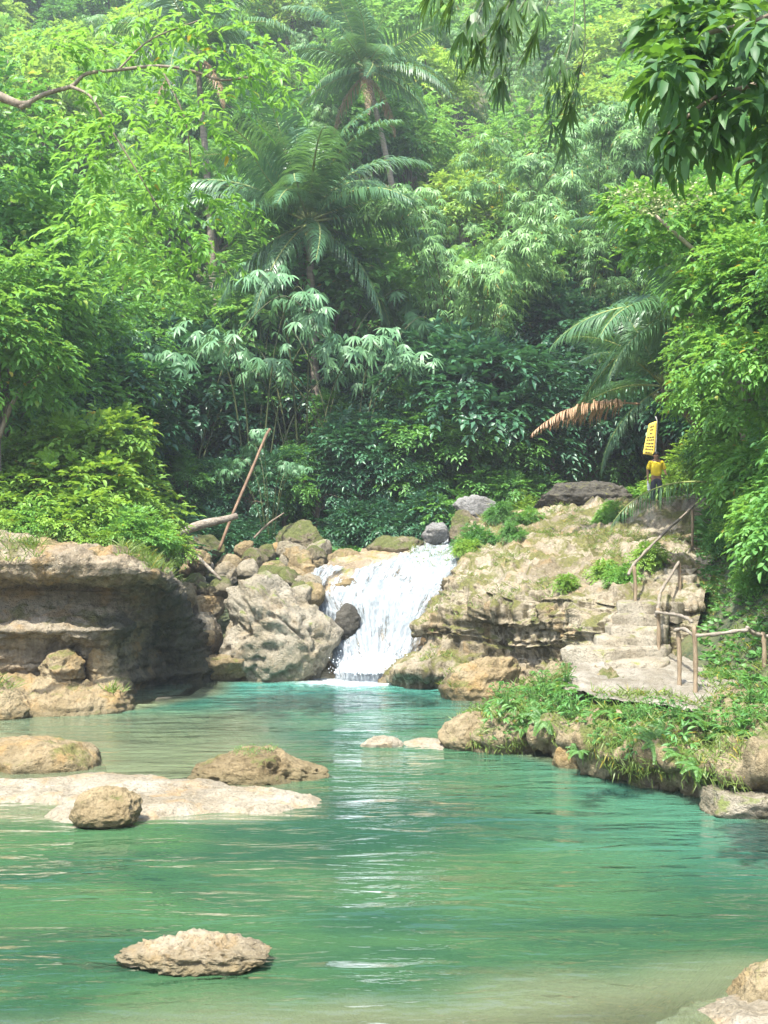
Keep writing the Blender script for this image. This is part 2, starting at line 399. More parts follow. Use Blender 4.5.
# ------------------------------------------------------------------ rock surfaces from a net of control points
def net_surface(name, net, nu, nv, mat, amp=0.12, freq=1.1, strata=0.0, sfreq=3.0, seed=1, fine=0.04, parent=None, streak=0.0, flip=False, bvh=True):
    """net[s][t] = (px, py, distance): stations s across, rows t from the foot up and back"""
    c = np.array([[at(*q) for q in row] for row in net])
    g = cr(c, nu)                                   # across
    g = np.swapaxes(cr(np.swapaxes(g, 0, 1), nv), 0, 1)
    du = np.gradient(g, axis=0); dv = np.gradient(g, axis=1)
    nrm = np.cross(du, dv); nrm /= np.linalg.norm(nrm, axis=-1, keepdims=True) + 1e-9
    if flip: nrm = -nrm
    d = amp * fbm(g * freq, 4, seed) + 0.5 * amp * fbm(g * freq * 2.2, 3, seed + 9, ridged=True) + fine * fbm(g * 7.0, 4, seed + 21)
    if strata > 0:
        z = g[..., 2] + 0.12 * fbm(g * 0.7, 2, seed + 3)
        q = np.stack([g[..., 0] * 0.12, g[..., 1] * 0.12, z * sfreq], -1)
        steep = 1 - np.abs(nrm[..., 2]) * 0.7
        d = d + strata * steep * fbm(q, 3, seed + 5) + 0.4 * strata * steep * fbm(q * np.array([2.5, 2.5, 2.8]), 3, seed + 6, ridged=True)
    if streak > 0:                                  # vertical flutes
        q = np.stack([g[..., 0] * 2.4, g[..., 1] * 2.4, g[..., 2] * 0.35], -1)
        d = d + streak * (1 - np.abs(nrm[..., 2])) * fbm(q, 3, seed + 31, ridged=True)
    g = g + nrm * d[..., None]
    idx = np.arange(nu * nv).reshape(nu, nv)
    q = np.stack([idx[:-1, :-1], idx[1:, :-1], idx[1:, 1:], idx[:-1, 1:]], -1).reshape(-1, 4)
    if flip: q = q[:, ::-1]
    V = g.reshape(-1, 3)
    o = mesh_obj(name, fast_mesh(name, V, [q], [mat]), parent)
    if bvh: BVH.append(BVHTree.FromPolygons([tuple(v) for v in V], [tuple(a) for a in q]))
    return o, g, nrm

def zy(z, Y): return 560 - (z - 2.9) * F / Y        # pixel row of height z at distance Y

def prof(pxs, rows):
    """station from pixel columns and (Y, z) rows"""
    if np.isscalar(pxs): pxs = [pxs] * len(rows)
    return [(p, zy(z, Y), Y) for p, (Y, z) in zip(pxs, rows)]

# left ledge: overhanging layered shelf
A = [(22.9, -.7), (22.6, .3), (22.5, .9), (22.15, 1.38), (22.1, 1.55), (22.8, 1.72), (23.15, 2.1), (23.1, 2.42), (22.1, 2.56), (21.8, 2.8), (22.0, 3.12), (22.6, 3.42), (23.6, 3.5), (27, 3.7), (31, 2.2)]
B = [(23.0, -.7), (22.7, .3), (22.6, .9), (22.2, 1.38), (22.15, 1.55), (22.9, 1.72), (23.3, 2.1), (23.2, 2.42), (22.1, 2.56), (21.8, 2.75), (21.9, 2.98), (22.5, 3.14), (23.6, 3.2), (27, 3.5), (31, 2.2)]
Cc = [(23.6, -.7), (23.2, .2), (22.9, .9), (22.4, 1.36), (22.3, 1.52), (23.0, 1.72), (23.5, 2.1), (23.3, 2.4), (22.2, 2.52), (21.9, 2.65), (22.0, 2.84), (22.6, 2.96), (23.6, 3.02), (27, 3.3), (31, 2.2)]
D_ = [(25.6, -.7), (25.4, .2), (25.1, .9), (24.7, 1.36), (24.5, 1.52), (24.4, 1.75), (24.2, 2.1), (23.8, 2.36), (22.5, 2.44), (22.2, 2.54), (22.3, 2.72), (22.9, 2.8), (23.8, 2.85), (27, 3.1), (31, 2.2)]
E_ = [(26.4, -.7), (26.2, .3), (26.0, .9), (25.8, 1.36), (25.6, 1.52), (25.4, 1.75), (25.0, 2.05), (24.6, 2.3), (23.6, 2.36), (23.2, 2.42), (23.3, 2.5), (23.8, 2.58), (24.6, 2.62), (27, 2.8), (31, 2.0)]
G_ = [(29, -.7), (29, .3), (28.6, .9), (28.4, 1.36), (28.2, 1.52), (28.0, 1.75), (27.4, 2.0), (27, 2.2), (26.6, 2.25), (26.4, 2.3), (26.6, 2.36), (26.8, 2.42), (27.2, 2.48), (28, 2.5), (31, 1.8)]
net = [prof(-330, A), prof(-150, A), prof(-20, A), prof(60, B), prof([104] * 3 + [112, 118, 120, 124, 128, 132, 132, 130, 126, 122, 122, 122], Cc),
       prof([150, 150, 150, 148, 148, 150, 152, 154, 156, 157, 156, 150, 146, 142, 142], D_),
       prof([207, 203, 196, 192, 190, 184, 176, 170, 167, 166, 165, 162, 160, 160, 160], E_),
       prof([212, 208, 200, 196, 194, 188, 182, 176, 172, 170, 170, 168, 166, 170, 170], G_)]
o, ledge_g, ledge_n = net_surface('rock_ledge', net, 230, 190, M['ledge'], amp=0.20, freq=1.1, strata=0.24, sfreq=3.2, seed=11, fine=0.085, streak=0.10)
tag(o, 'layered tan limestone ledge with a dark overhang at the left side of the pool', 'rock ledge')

# right outcrop: fluted cliff at the pool, long slope up to the terrace
S = [
 [(436, 700, 28.8), (436, 684, 28.7), (438, 668, 28.7), (444, 645, 28.9), (456, 610, 29.2), (464, 580, 29.6), (470, 556, 30.2), (471, 545, 31.3), (470, 530, 32.8), (468, 520, 34), (470, 516, 37), (480, 540, 43)],
 [(406, 700, 26.4), (404, 684, 26.0), (406, 664, 25.4), (434, 642, 26.5), (432, 620, 26.9), (448, 600, 27.2), (456, 583, 27.6), (474, 560, 29), (480, 543, 31), (484, 527, 33), (486, 513, 36), (490, 540, 43)],
 [(446, 712, 25.3), (448, 692, 25.1), (452, 672, 24.9), (468, 642, 25.4), (466, 618, 25.5), (478, 600, 25.5), (488, 588, 25.8), (500, 566, 27.6), (510, 546, 29.8), (520, 529, 32), (534, 511, 36), (540, 540, 43)],
 [(504, 715, 24.9), (506, 690, 24.9), (508, 670, 24.8), (512, 645, 25.0), (516, 620, 24.8), (522, 606, 24.6), (530, 593, 24.9), (538, 570, 27), (548, 550, 29), (560, 530, 31.5), (572, 509, 35.5), (575, 540, 43)],
 [(562, 710, 23.6), (562, 690, 23.6), (562, 668, 23.6), (564, 645, 23.8), (566, 622, 23.5), (570, 606, 23.4), (576, 595, 23.7), (582, 572, 26), (590, 552, 28.2), (600, 530, 31), (608, 507, 35), (612, 540, 43)],
 [(606, 700, 21), (606, 685, 21), (606, 668, 21.2), (606, 645, 21.8), (607, 625, 22), (612, 610, 22.2), (618, 598, 22.5), (624, 575, 25), (630, 555, 27.4), (638, 532, 30.4), (644, 506, 34.5), (648, 540, 43)],
 [(640, 700, 20.6), (640, 685, 20.6), (640, 668, 20.8), (641, 648, 21.2), (643, 630, 21.5), (648, 612, 21.8), (654, 600, 22.1), (662, 577, 24.6), (668, 556, 27), (676, 532, 30.2), (686, 503, 34.5), (690, 540, 43)],
 [(690, 700, 20.6), (690, 685, 20.6), (692, 668, 20.8), (694, 648, 21.2), (696, 630, 21.5), (700, 612, 21.8), (705, 600, 22.1), (712, 577, 24.6), (716, 556, 27), (722, 532, 30.2), (735, 503, 34.5), (740, 540, 43)],
]
o, out_g, out_n = net_surface('rock_outcrop', S, 250, 230, M['outcrop'], amp=0.40, freq=0.72, strata=0.24, sfreq=3.0, seed=23, fine=0.12, streak=0.34)
tag(o, 'broad tan mossy limestone outcrop between the waterfall and the stone stairs', 'rock outcrop')

# rock bed of the fall
WF = [   # stations left to right, rows from pool up to the river
 [(330, 690, 27.2), (330, 668, 27.5), (318, 640, 28.2), (308, 612, 28.6), (304, 590, 28.9), (308, 575, 29.5), (330, 562, 31), (352, 556, 33), (366, 552, 36), (370, 575, 42)],
 [(342, 694, 26.9), (342, 672, 27.1), (332, 640, 27.8), (322, 612, 28.3), (316, 592, 28.6), (322, 577, 29.1), (345, 563, 30.8), (368, 555, 33), (385, 549, 36), (388, 575, 42)],
 [(362, 696, 26.6), (362, 676, 26.8), (356, 645, 27.4), (350, 615, 27.9), (346, 595, 28.2), (354, 577, 28.9), (376, 564, 30.8), (396, 554, 33), (410, 547, 36), (412, 575, 42)],
 [(380, 697, 26.4), (380, 677, 26.6), (382, 645, 27.3), (384, 615, 27.8), (388, 590, 28.3), (398, 573, 29.2), (412, 560, 31), (426, 550, 33), (434, 542, 36), (436, 575, 42)],
 [(396, 697, 26.3), (396, 677, 26.5), (408, 645, 27.2), (420, 615, 27.7), (434, 590, 28.2), (446, 572, 29.1), (455, 557, 31), (461, 547, 33), (456, 540, 36), (458, 575, 42)],
 [(408, 697, 26.6), (412, 677, 27.0), (424, 645, 27.5), (440, 612, 27.9), (452, 588, 28.5), (462, 570, 29.4), (472, 553, 31), (476, 543, 33), (470, 536, 36), (472, 575, 42)],
]
M['fall_rock'] = rock_mat('wet_fall_rock', (0.32, 0.24, 0.14), (0.42, 0.35, 0.25), (0.12, 0.095, 0.065), 0.15, (0.14, 0.14, 0.03), 1.0, ochre=0.5)
o, fall_g, fall_n = net_surface('waterfall_rock', WF, 110, 130, M['fall_rock'], amp=0.22, freq=0.8, strata=0.10, seed=41, fine=0.05)
tag(o, 'wet tan rock slope that the waterfall runs down', 'rock slope')

# the near right bank: undercut rock and soil between the water and the path
BK = [
 [(446, 752, 17.5), (444, 738, 17.6), (450, 730, 17.9), (470, 722, 18.4), (500, 706, 19.2), (540, 688, 20.0), (570, 690, 22)],
 [(492, 764, 16.9), (490, 748, 17.0), (484, 736, 16.8), (500, 722, 17.3), (530, 704, 18.6), (575, 678, 19.9), (600, 690, 22)],
 [(552, 770, 16.7), (552, 749, 16.9), (545, 736, 16.4), (550, 720, 16.7), (572, 712, 17.4), (604, 684, 19.4), (640, 690, 22)],
 [(600, 794, 15.1), (600, 772, 15.2), (596, 750, 14.7), (602, 732, 15.2), (618, 717, 16.6), (640, 698, 18.2), (668, 700, 21)],
 [(655, 808, 14.4), (655, 786, 14.5), (652, 762, 13.9), (656, 742, 14.3), (668, 726, 15.8), (684, 710, 17.2), (705, 700, 19.5)],
 [(712, 816, 13.7), (712, 796, 13.8), (712, 770, 13.2), (714, 748, 13.6), (722, 722, 15.0), (734, 704, 16.3), (750, 705, 18.5)],
 [(790, 830, 12.8), (790, 806, 12.9), (792, 780, 12.4), (794, 752, 12.8), (800, 730, 14.2), (810, 712, 15.6), (820, 705, 17.8)],
 [(960, 850, 11.4), (960, 826, 11.5), (964, 800, 11.1), (966, 770, 11.4), (970, 745, 12.8), (980, 725, 14.2), (990, 720, 17)],
]
o, bank_g, _ = net_surface('bank', BK, 220, 90, M['bank'], amp=0.34, freq=1.3, strata=0.10, seed=71, fine=0.10, streak=0.16)
tag(o, 'undercut mossy bank of rock and soil on the right of the pool', 'bank', kind='structure')

# ------------------------------------------------------------------ water
wx = np.concatenate([np.linspace(-30, -9, 14)[:-1], np.linspace(-9, 7, 129), np.linspace(7, 14, 10)[1:]])
wy = np.concatenate([np.linspace(-13, 4, 8)[:-1], np.linspace(4, 28.6, 198)])
ax, ay = np.meshgrid(wx, wy)
az = 0.012 * fbm(np.stack([ax * 0.9, ay * 2.0, ax * 0], -1), 3, 77) * sstep(ay, 4, 7)
chop = np.exp(-((ax + 0.5) ** 2 / 6 + (ay - 26.3) ** 2 / 5))
az = az + chop * 0.06 * fbm(np.stack([ax * 3, ay * 3, ax * 0], -1), 3, 78)
wi = np.arange(ax.size).reshape(ax.shape)
wq = np.stack([wi[:-1, :-1], wi[:-1, 1:], wi[1:, 1:], wi[1:, :-1]], -1).reshape(-1, 4)
me = fast_mesh('water', np.stack([ax, ay, az], -1).reshape(-1, 3), [wq])
dep = np.clip(-height(ax, ay), 0.02, 3)
att = me.attributes.new('depth', 'FLOAT', 'POINT'); att.data.foreach_set('value', dep.ravel().astype(np.float32))
milk = np.clip(np.exp(-np.maximum(0, 26.5 - ay) / 4.0) + 0.25 * sstep(ax, 0.5, 4) * sstep(ay, 9, 12), 0, 1)
att = me.attributes.new('milk', 'FLOAT', 'POINT'); att.data.foreach_set('value', milk.ravel().astype(np.float32))
foam = 1.35 * np.exp(-((ax + 0.40) ** 2 / 2.4 + (ay - 26.8) ** 2 / 0.9)) + 0.55 * np.exp(-((ax + 0.7) ** 2 / 9 + (ay - 25.8) ** 2 / 5))
att = me.attributes.new('foam', 'FLOAT', 'POINT'); att.data.foreach_set('value', foam.ravel().astype(np.float32))
t = NT('pool_water')
pos = t.n('NewGeometry').outputs['Position']
depth = t.n('Attribute', {'attribute_name': 'depth'}).outputs['Fac']
milkn = t.n('Attribute', {'attribute_name': 'milk'}).outputs['Fac']
foamn = t.n('Attribute', {'attribute_name': 'foam'}).outputs['Fac']
m1 = t.n('Mapping', Vector=pos, Scale=(0.55, 1.9, 1)).outputs[0]
m2 = t.n('Mapping', Vector=pos, Scale=(0.9, 1.6, 1), Rotation=(0, 0, 0.35)).outputs[0]
m3 = t.n('Mapping', Vector=pos, Scale=(0.22, 0.5, 1)).outputs[0]
r1 = t.noise(m1, 2.2, 3, 0.5, 0.4); r2 = t.noise(m2, 6.5, 2, 0.5, 0.2); r3 = t.noise(m3, 1.0, 2, 0.5)
patch = t.ramp(r3, 0.3, 0.7, 0.35, 1.0)
m4 = t.n('Mapping', Vector=pos, Scale=(0.38, 1.25, 1), Rotation=(0, 0, -0.12)).outputs[0]
r4_ = t.noise(m4, 1.7, 2, 0.5, 0.9)
hh = t.math('MULTIPLY', t.math('ADD', t.math('ADD', t.math('MULTIPLY', r1, 0.60), t.math('MULTIPLY', r2, 0.16)), t.math('MULTIPLY', r4_, 1.1)), patch)
bp = t.n('Bump', Strength=1.0, Distance=0.085, Height=hh)
col = t.mix(milkn, t.mix(t.ramp(t.noise(m3, 0.9, 4, 0.6, 0.8), 0.36, 0.62), (0.016, 0.050, 0.028), (0.036, 0.085, 0.034)), (0.065, 0.25, 0.20))
col = t.mix(t.ramp(depth, 0.05, 0.9), (0.16, 0.18, 0.10), col)
df = t.n('BsdfDiffuse', Color=col)
tp = t.n('BsdfTransparent', Color=(0.80, 0.95, 0.88, 1))
op = t.math('SUBTRACT', 1.0, t.math('POWER', 2.718, t.math('MULTIPLY', depth, -3.2)))
body = t.n('MixShader', Fac=t.math('MULTIPLY', op, 0.97), i1=tp.outputs[0], i2=df.outputs[0]).outputs[0]
fn = t.noise(pos, 4.5, 5, 0.7, 0.5); fn2 = t.noise(m1, 5, 4, 0.7)
fk = t.ramp(t.math('ADD', t.math('MULTIPLY', t.math('ADD', t.math('MULTIPLY', fn, 0.5), t.math('MULTIPLY', fn2, 0.5)), 0.8), t.math('MULTIPLY', foamn, 0.40)), 0.60, 0.92)
fw = t.n('BsdfDiffuse', Color=(0.58, 0.63, 0.64, 1))
body = t.n('MixShader', Fac=t.math('MULTIPLY', fk, t.ramp(foamn, 0.02, 0.25)), i1=body, i2=fw.outputs[0]).outputs[0]
gl = t.n('BsdfGlossy', Color=(1, 1, 1, 1), Roughness=0.04, Normal=bp.outputs[0])
fr = t.n('Fresnel', IOR=1.33, Normal=bp.outputs[0])
M['water'] = t.surf(t.n('MixShader', Fac=fr.outputs[0], i1=body, i2=gl.outputs[0]).outputs[0])
me.materials.append(M['water'])
water = mesh_obj('water', me)
tag(water, 'turquoise green pool water with gentle ripples', 'water', kind='structure')

# the falling water: two sheets that follow the rock, plus foam at the foot
def water_sheet(u0, u1, v0, v1, off, seed, nu=70, nv=150, edge=0.25):
    """a skin of water over the rock bed between net fractions u (across) and v (foot to river)"""
    NU, NV = fall_g.shape[:2]
    V = np.linspace(v0, v1, nv)
    T = np.linspace(0, 1, nu)
    P = np.zeros((nu, nv, 3)); UV = np.zeros((nu, nv, 2))
    for j, vv in enumerate(V):
        a = np.interp(vv, *u0); b = np.interp(vv, *u1)
        ui = (a + (b - a) * T) * (NU - 1); vi = vv * (NV - 1)
        i = np.clip(ui.astype(int), 0, NU - 2); f = (ui - i)[:, None]; jj = min(int(vi), NV - 2); g_ = vi - jj
        S0 = fall_g[i, jj] * (1 - g_) + fall_g[i, jj + 1] * g_; S1 = fall_g[i + 1, jj] * (1 - g_) + fall_g[i + 1, jj + 1] * g_
        N0 = fall_n[i, jj]
        P[:, j] = S0 * (1 - f) + S1 * f + N0 * off
        UV[:, j, 0] = (a + (b - a) * T); UV[:, j, 1] = vv
    P[..., 1] = cr(P[..., 1][:, np.linspace(0, nv - 1, 16).astype(int)].T, nv).T * 0.6 + P[..., 1] * 0.4
    q = np.stack([P[..., 0] * 6, P[..., 1] * 1.2, P[..., 2] * 1.0], -1)
    d = 0.13 * fbm(q * np.array([2.2, 1.2, 1.2]), 4, seed)
    P[..., 1] -= d + 0.06; P[..., 2] += 0.5 * d
    rim = np.minimum(T, 1 - T)[:, None] * np.ones((1, nv))
    idx = np.arange(nu * nv).reshape(nu, nv)
    qd = np.stack([idx[:-1, :-1], idx[1:, :-1], idx[1:, 1:], idx[:-1, 1:]], -1).reshape(-1, 4)
    me = fast_mesh('falling_water', P.reshape(-1, 3), [qd], [M['fall']])
    a1 = me.attributes.new('rim', 'FLOAT', 'POINT'); a1.data.foreach_set('value', rim.ravel().astype(np.float32))
    a2 = me.attributes.new('flow', 'FLOAT_VECTOR', 'POINT')
    fl = np.stack([UV[..., 0] * 5.5, UV[..., 1] * 6.0, np.zeros((nu, nv))], -1)
    a2.data.foreach_set('vector', fl.reshape(-1, 3).ravel().astype(np.float32))
    return me

t = NT('white_water')
fl = t.n('Attribute', {'attribute_name': 'flow'}).outputs['Vector']
rim = t.n('Attribute', {'attribute_name': 'rim'}).outputs['Fac']
s1 = t.noise(t.n('Mapping', Vector=fl, Scale=(5.0, 0.9, 1)).outputs[0], 1.6, 6, 0.68, 0.35)
s2 = t.noise(t.n('Mapping', Vector=fl, Scale=(9.0, 3.2, 1)).outputs[0], 3.0, 5, 0.75, 0.3)
k = t.math('ADD', t.math('MULTIPLY', s1, 0.55), t.math('MULTIPLY', s2, 0.45))
s0 = t.noise(t.n('Mapping', Vector=fl, Scale=(1.6, 0.8, 1)).outputs[0], 1.3, 3, 0.6, 0.6)
k = t.math('ADD', k, t.math('MULTIPLY', t.math('SUBTRACT', s0, 0.5), 0.55))
k = t.math('ADD', k, t.math('MULTIPLY', t.ramp(rim, 0.0, 0.25), 0.20))
al = t.ramp(k, 0.485, 0.66)
cc = t.mix(t.ramp(t.math('ADD', t.math('MULTIPLY', s1, .5), t.math('MULTIPLY', s2, .5)), 0.42, 0.60), (0.36, 0.42, 0.45), (0.66, 0.69, 0.70))
bp = t.n('Bump', Strength=1.0, Distance=0.16, Height=t.math('ADD', t.math('MULTIPLY', s1, 0.5), t.math('MULTIPLY', s2, 0.5)))
d1 = t.n('BsdfPrincipled', Base_Color=cc, Roughness=0.35, Specular_IOR_Level=0.4, Normal=bp.outputs[0])
d2 = t.n('BsdfTranslucent', Color=(0.55, 0.62, 0.66, 1), Normal=bp.outputs[0])
ds = t.n('MixShader', Fac=0.35, i1=d1.outputs[0], i2=d2.outputs[0]).outputs[0]
tp = t.n('BsdfTransparent')
M['fall'] = t.surf(t.n('MixShader', Fac=al, i1=tp.outputs[0], i2=ds).outputs[0])
wf = empty('waterfall', on_plane(372, 676, 0))
tag(wf, 'white waterfall pouring over tan rock into the far end of the pool', 'waterfall')
wloc = Vector(wf.location)
def under(o, root):
    o.parent = root; o.location = -Vector(root.location); return o
# rows of the net: foot 1/9, lip 4-5/9, river 8/9
o = under(mesh_obj('main_stream', water_sheet(([.08, .3, .45, .56, .7, .9], [.16, .18, .20, .30, .48, .58]), ([.08, .3, .45, .56, .7, .9], [.86, .90, .93, .96, .98, .97]), .03, .90, .06, 3)), wf)
o = under(mesh_obj('side_stream', water_sheet(([.08, .3, .45, .56, .7], [.10, .04, .02, .06, .16]), ([.08, .3, .45, .56, .7], [.42, .34, .26, .30, .42]), .03, .60, .07, 8)), wf)
# spray of drops at the foot
rng = np.random.default_rng(5)
mb = MB()
ball = np.array([[1, 0, 0], [-1, 0, 0], [0, 1, 0], [0, -1, 0], [0, 0, 1], [0, 0, -1]], float)
bf = np.array([[0, 2, 4], [2, 1, 4], [1, 3, 4], [3, 0, 4], [2, 0, 5], [1, 2, 5], [3, 1, 5], [0, 3, 5]])
for i in range(2600):
    u = rng.uniform(.12, 1); b0 = at(342 + 56 * u, 673, 26.7 - 0.3 * u)
    h = abs(rng.normal(0, 0.20)); p = b0 + np.array([rng.normal(0, .22), rng.normal(-.12, .22), 0.02 + h])
    mb.add(p + ball * rng.uniform(.006, .020), [bf])
M['drop'] = plain_mat('white_spray', (0.78, 0.82, 0.85), (0.85, 0.87, 0.88), 9, 0.4, 0.0)
o = under(mb.obj('spray', [M['drop']]), wf)
# ------------------------------------------------------------------ boulders
import bmesh
_ico = {}
def ico(n):
    if n not in _ico:
        bm = bmesh.new(); bmesh.ops.create_icosphere(bm, subdivisions=n, radius=1.0)
        _ico[n] = (np.array([v.co[:] for v in bm.verts]), np.array([[v.index for v in f.verts] for f in bm.faces])); bm.free()
    return _ico[n]

def rock_mesh(name, size, seed, mat, sub=5, facets=9, rough=0.16, fine=0.05, strata=0.0, pits=0.0, peak=(0, 0), flat_top=1.0, mound=0.0):
    v, f = ico(sub)
    rng = np.random.default_rng(seed)
    p = v.copy()
    for k in range(facets):
        d = rng.normal(size=3); d[2] = abs(d[2]) * (1 if rng.random() < .7 else -1); d /= np.linalg.norm(d)
        o = rng.uniform(0.62, 0.9)
        ex = np.maximum(0, p @ d - o); p = p - ex[:, None] * d * 0.9
    if mound: p[:, 2] *= 1 - mound * np.minimum(1, np.abs(v[:, 0])) ** 1.4
    if flat_top < 1: p[:, 2] = np.where(p[:, 2] > flat_top, flat_top + (p[:, 2] - flat_top) * 0.2, p[:, 2])
    p[:, 0] += peak[0] * np.maximum(0, p[:, 2]); p[:, 1] += peak[1] * np.maximum(0, p[:, 2])
    s = np.array(size, float)
    avg = float(np.prod(s)) ** (1 / 3)
    q = p * s
    fr = 1.0 / avg
    off = seed * 3.7
    d = rough * fbm(v * s * fr * 1.3 + off, 4, seed) + 0.5 * rough * fbm(v * s * fr * 2.6 + off, 4, seed + 5, ridged=True) + fine * fbm(v * s * fr * 7 + off, 4, seed + 7)
    if strata: d += strata * fbm(np.stack([v[:, 0] * .4, v[:, 1] * .4, q[:, 2] * 5 / avg], 1), 2, seed + 8)
    if pits:
        d -= pits * sstep(fbm(v * s * fr * 4 + off, 3, seed + 12), 0.05, 0.5)
    q = q + (p / (np.linalg.norm(p, axis=1)[:, None] + 1e-9)) * (d * avg)[:, None]
    return fast_mesh(name, q, [f], [mat])

def rock_at(box, Y, label, cat='rock', group=None, mat='boulder', seed=1, sub=5, depth=0.8, name='boulder', sink=0.25, bvh=False, yaw=0.0, **kw):
    """a rock that fills the pixel box (x0, y0, x1, y1) at distance Y; sink = share of its height in the ground or water"""
    x0, y0, x1, y1 = box
    a = at((x0 + x1) / 2, y1, Y); sx = (x1 - x0) / F * Y / 2; h = (y1 - y0) / F * Y
    sz = h * (1 + sink) / 2
    me = rock_mesh(name, (sx, sx * depth, sz), seed, M[mat], sub, **kw)
    v = np.empty(len(me.vertices) * 3, np.float32); me.vertices.foreach_get('co', v); v = v.reshape(-1, 3)
    ex = v[:, 0].max() - v[:, 0].min(); ez = v[:, 2].max() - v[:, 2].min()
    v *= np.array([2 * sx / ex, 1, 2 * sz / ez]); v[:, 0] -= (v[:, 0].max() + v[:, 0].min()) / 2
    v[:, 2] += h - v[:, 2].max()
    me.vertices.foreach_set('co', v.ravel()); me.update()
    o = mesh_obj(name, me); o.location = (a[0], a[1] + sx * depth * 0.25, a[2]); o.rotation_euler.z = yaw
    tag(o, label, cat, group)
    if bvh:
        BVH.append(BVHTree.FromPolygons([tuple(q + np.array(o.location)) for q in v], [tuple(p.vertices) for p in me.polygons]))
    return o

# the big ones
rock_at((217, 571, 343, 678), 26.9, 'huge pale pitted boulder at the foot of the waterfall', 'boulder', mat='boulder', seed=4, sub=6, depth=0.8, facets=8, pits=0.12, peak=(-0.55, 0.1), bvh=True, rough=0.15, fine=0.09)
rock_at((174, 612, 222, 652), 27.4, 'pale rounded boulder touching the left flank of the huge boulder', 'boulder', seed=12, depth=1.0)
rock_at((190, 654, 254, 679), 26.6, 'low flat tan boulder at the water left of the huge boulder', 'boulder', mat='boulder_tan', seed=14, flat_top=0.4)
rock_at((178, 594, 224, 618), 28.4, 'flat topped brown boulder above the pale rounded boulder', 'boulder', mat='boulder_tan', seed=15, flat_top=0.5)
rock_at((156, 578, 196, 614), 27.8, 'tall tan boulder next to the right tip of the layered ledge', 'boulder', mat='boulder_tan', seed=16)
rock_at((275, 519, 327, 557), 33.2, 'dark mossy domed boulder in front of the dark forest hollow', 'boulder', mat='boulder_moss', seed=17, depth=0.9)
rock_at((174, 534, 224, 558), 31.5, 'long mossy boulder under the grey driftwood log', 'boulder', mat='boulder_moss', seed=18)
rock_at((258, 560, 290, 584), 30.3, 'tan boulder with a dark hollow below the domed boulder', 'boulder', mat='boulder_tan', seed=19)
rock_at((282, 546, 308, 572), 31.4, 'steep pinkish tan boulder just under the domed boulder', 'boulder', mat='boulder_tan', seed=20, peak=(-.3, 0))
rock_at((280, 566, 312, 592), 29.6, 'golden tan boulder behind the crest of the huge boulder', 'boulder', mat='boulder_tan', seed=21)
rock_at((299, 550, 328, 570), 31.5, 'smooth golden boulder at the left edge of the fall crest', 'boulder', mat='boulder_tan', seed=22)
rock_at((214, 561, 237, 582), 29.4, 'small grey boulder behind the peak of the huge boulder', 'boulder', mat='boulder', seed=23)
rock_at((322, 548, 372, 572), 32.0, 'smooth yellow tan rock hump beside the top of the fall', 'rock', mat='boulder_tan', seed=24, depth=0.7)
rock_at((366, 535, 428, 556), 33.5, 'olive mossy rock hump behind the waterfall crest', 'rock', mat='boulder_moss', seed=25, peak=(.3, 0))
rock_at((421, 522, 450, 541), 33.0, 'small blue grey rock at the top right of the waterfall', 'rock', mat='boulder_grey', seed=26)
rock_at((452, 494, 503, 520), 34.0, 'slanting pale grey slab on the upper rim of the outcrop', 'rock', mat='boulder_grey', seed=27, peak=(-.5, 0), facets=12)
rock_at((448, 509, 482, 540), 33.4, 'yellowish mossy rock under the slanting grey slab', 'rock', mat='boulder_moss', seed=28)
rock_at((534, 480, 634, 510), 35.5, 'large dark layered boulder on the terrace above the outcrop', 'boulder', mat='rock_dark', seed=29, sub=6, strata=0.07, bvh=True, facets=3, depth=0.6, sink=.25, fine=.08)
rock_at((328, 578, 364, 598), 28.6, 'dark wet rock breaking through the upper part of the fall', 'rock', mat='boulder_brown', seed=30, depth=0.55, sink=.5)
rock_at((333, 603, 361, 633), 27.5, 'tall dark wet rock in the left half of the fall', 'rock', mat='rock_dark', seed=31, depth=0.6, sink=.3)
rock_at((438, 657, 524, 707), 23.2, 'long weathered rock sloping into the water below the outcrop', 'rock', mat='boulder_tan', seed=32, sub=6, peak=(0.45, 0.2), strata=0.10, depth=0.7, bvh=True)
rock_at((438, 712, 500, 750), 17.1, 'smooth orange tan rock at the tip of the green bank', 'rock', mat='boulder_tan', seed=33, depth=0.9)
rock_at((553, 736, 604, 772), 15.6, 'angular tan rock jutting from the bank into the pool', 'rock', mat='boulder_tan', seed=34, facets=14, rough=0.1)
rock_at((628, 744, 684, 796), 14.3, 'bulging brown rock under the middle of the green bank', 'rock', mat='boulder_moss', seed=36)
rock_at((704, 766, 790, 798), 13.4, 'rough brown rock above the pale flat slab at the right edge', 'rock', mat='boulder_moss', seed=38)
rock_at((706, 789, 800, 818), 12.7, 'pale flat slab in the water at the right edge', 'rock', mat='boulder', seed=39, flat_top=0.45)
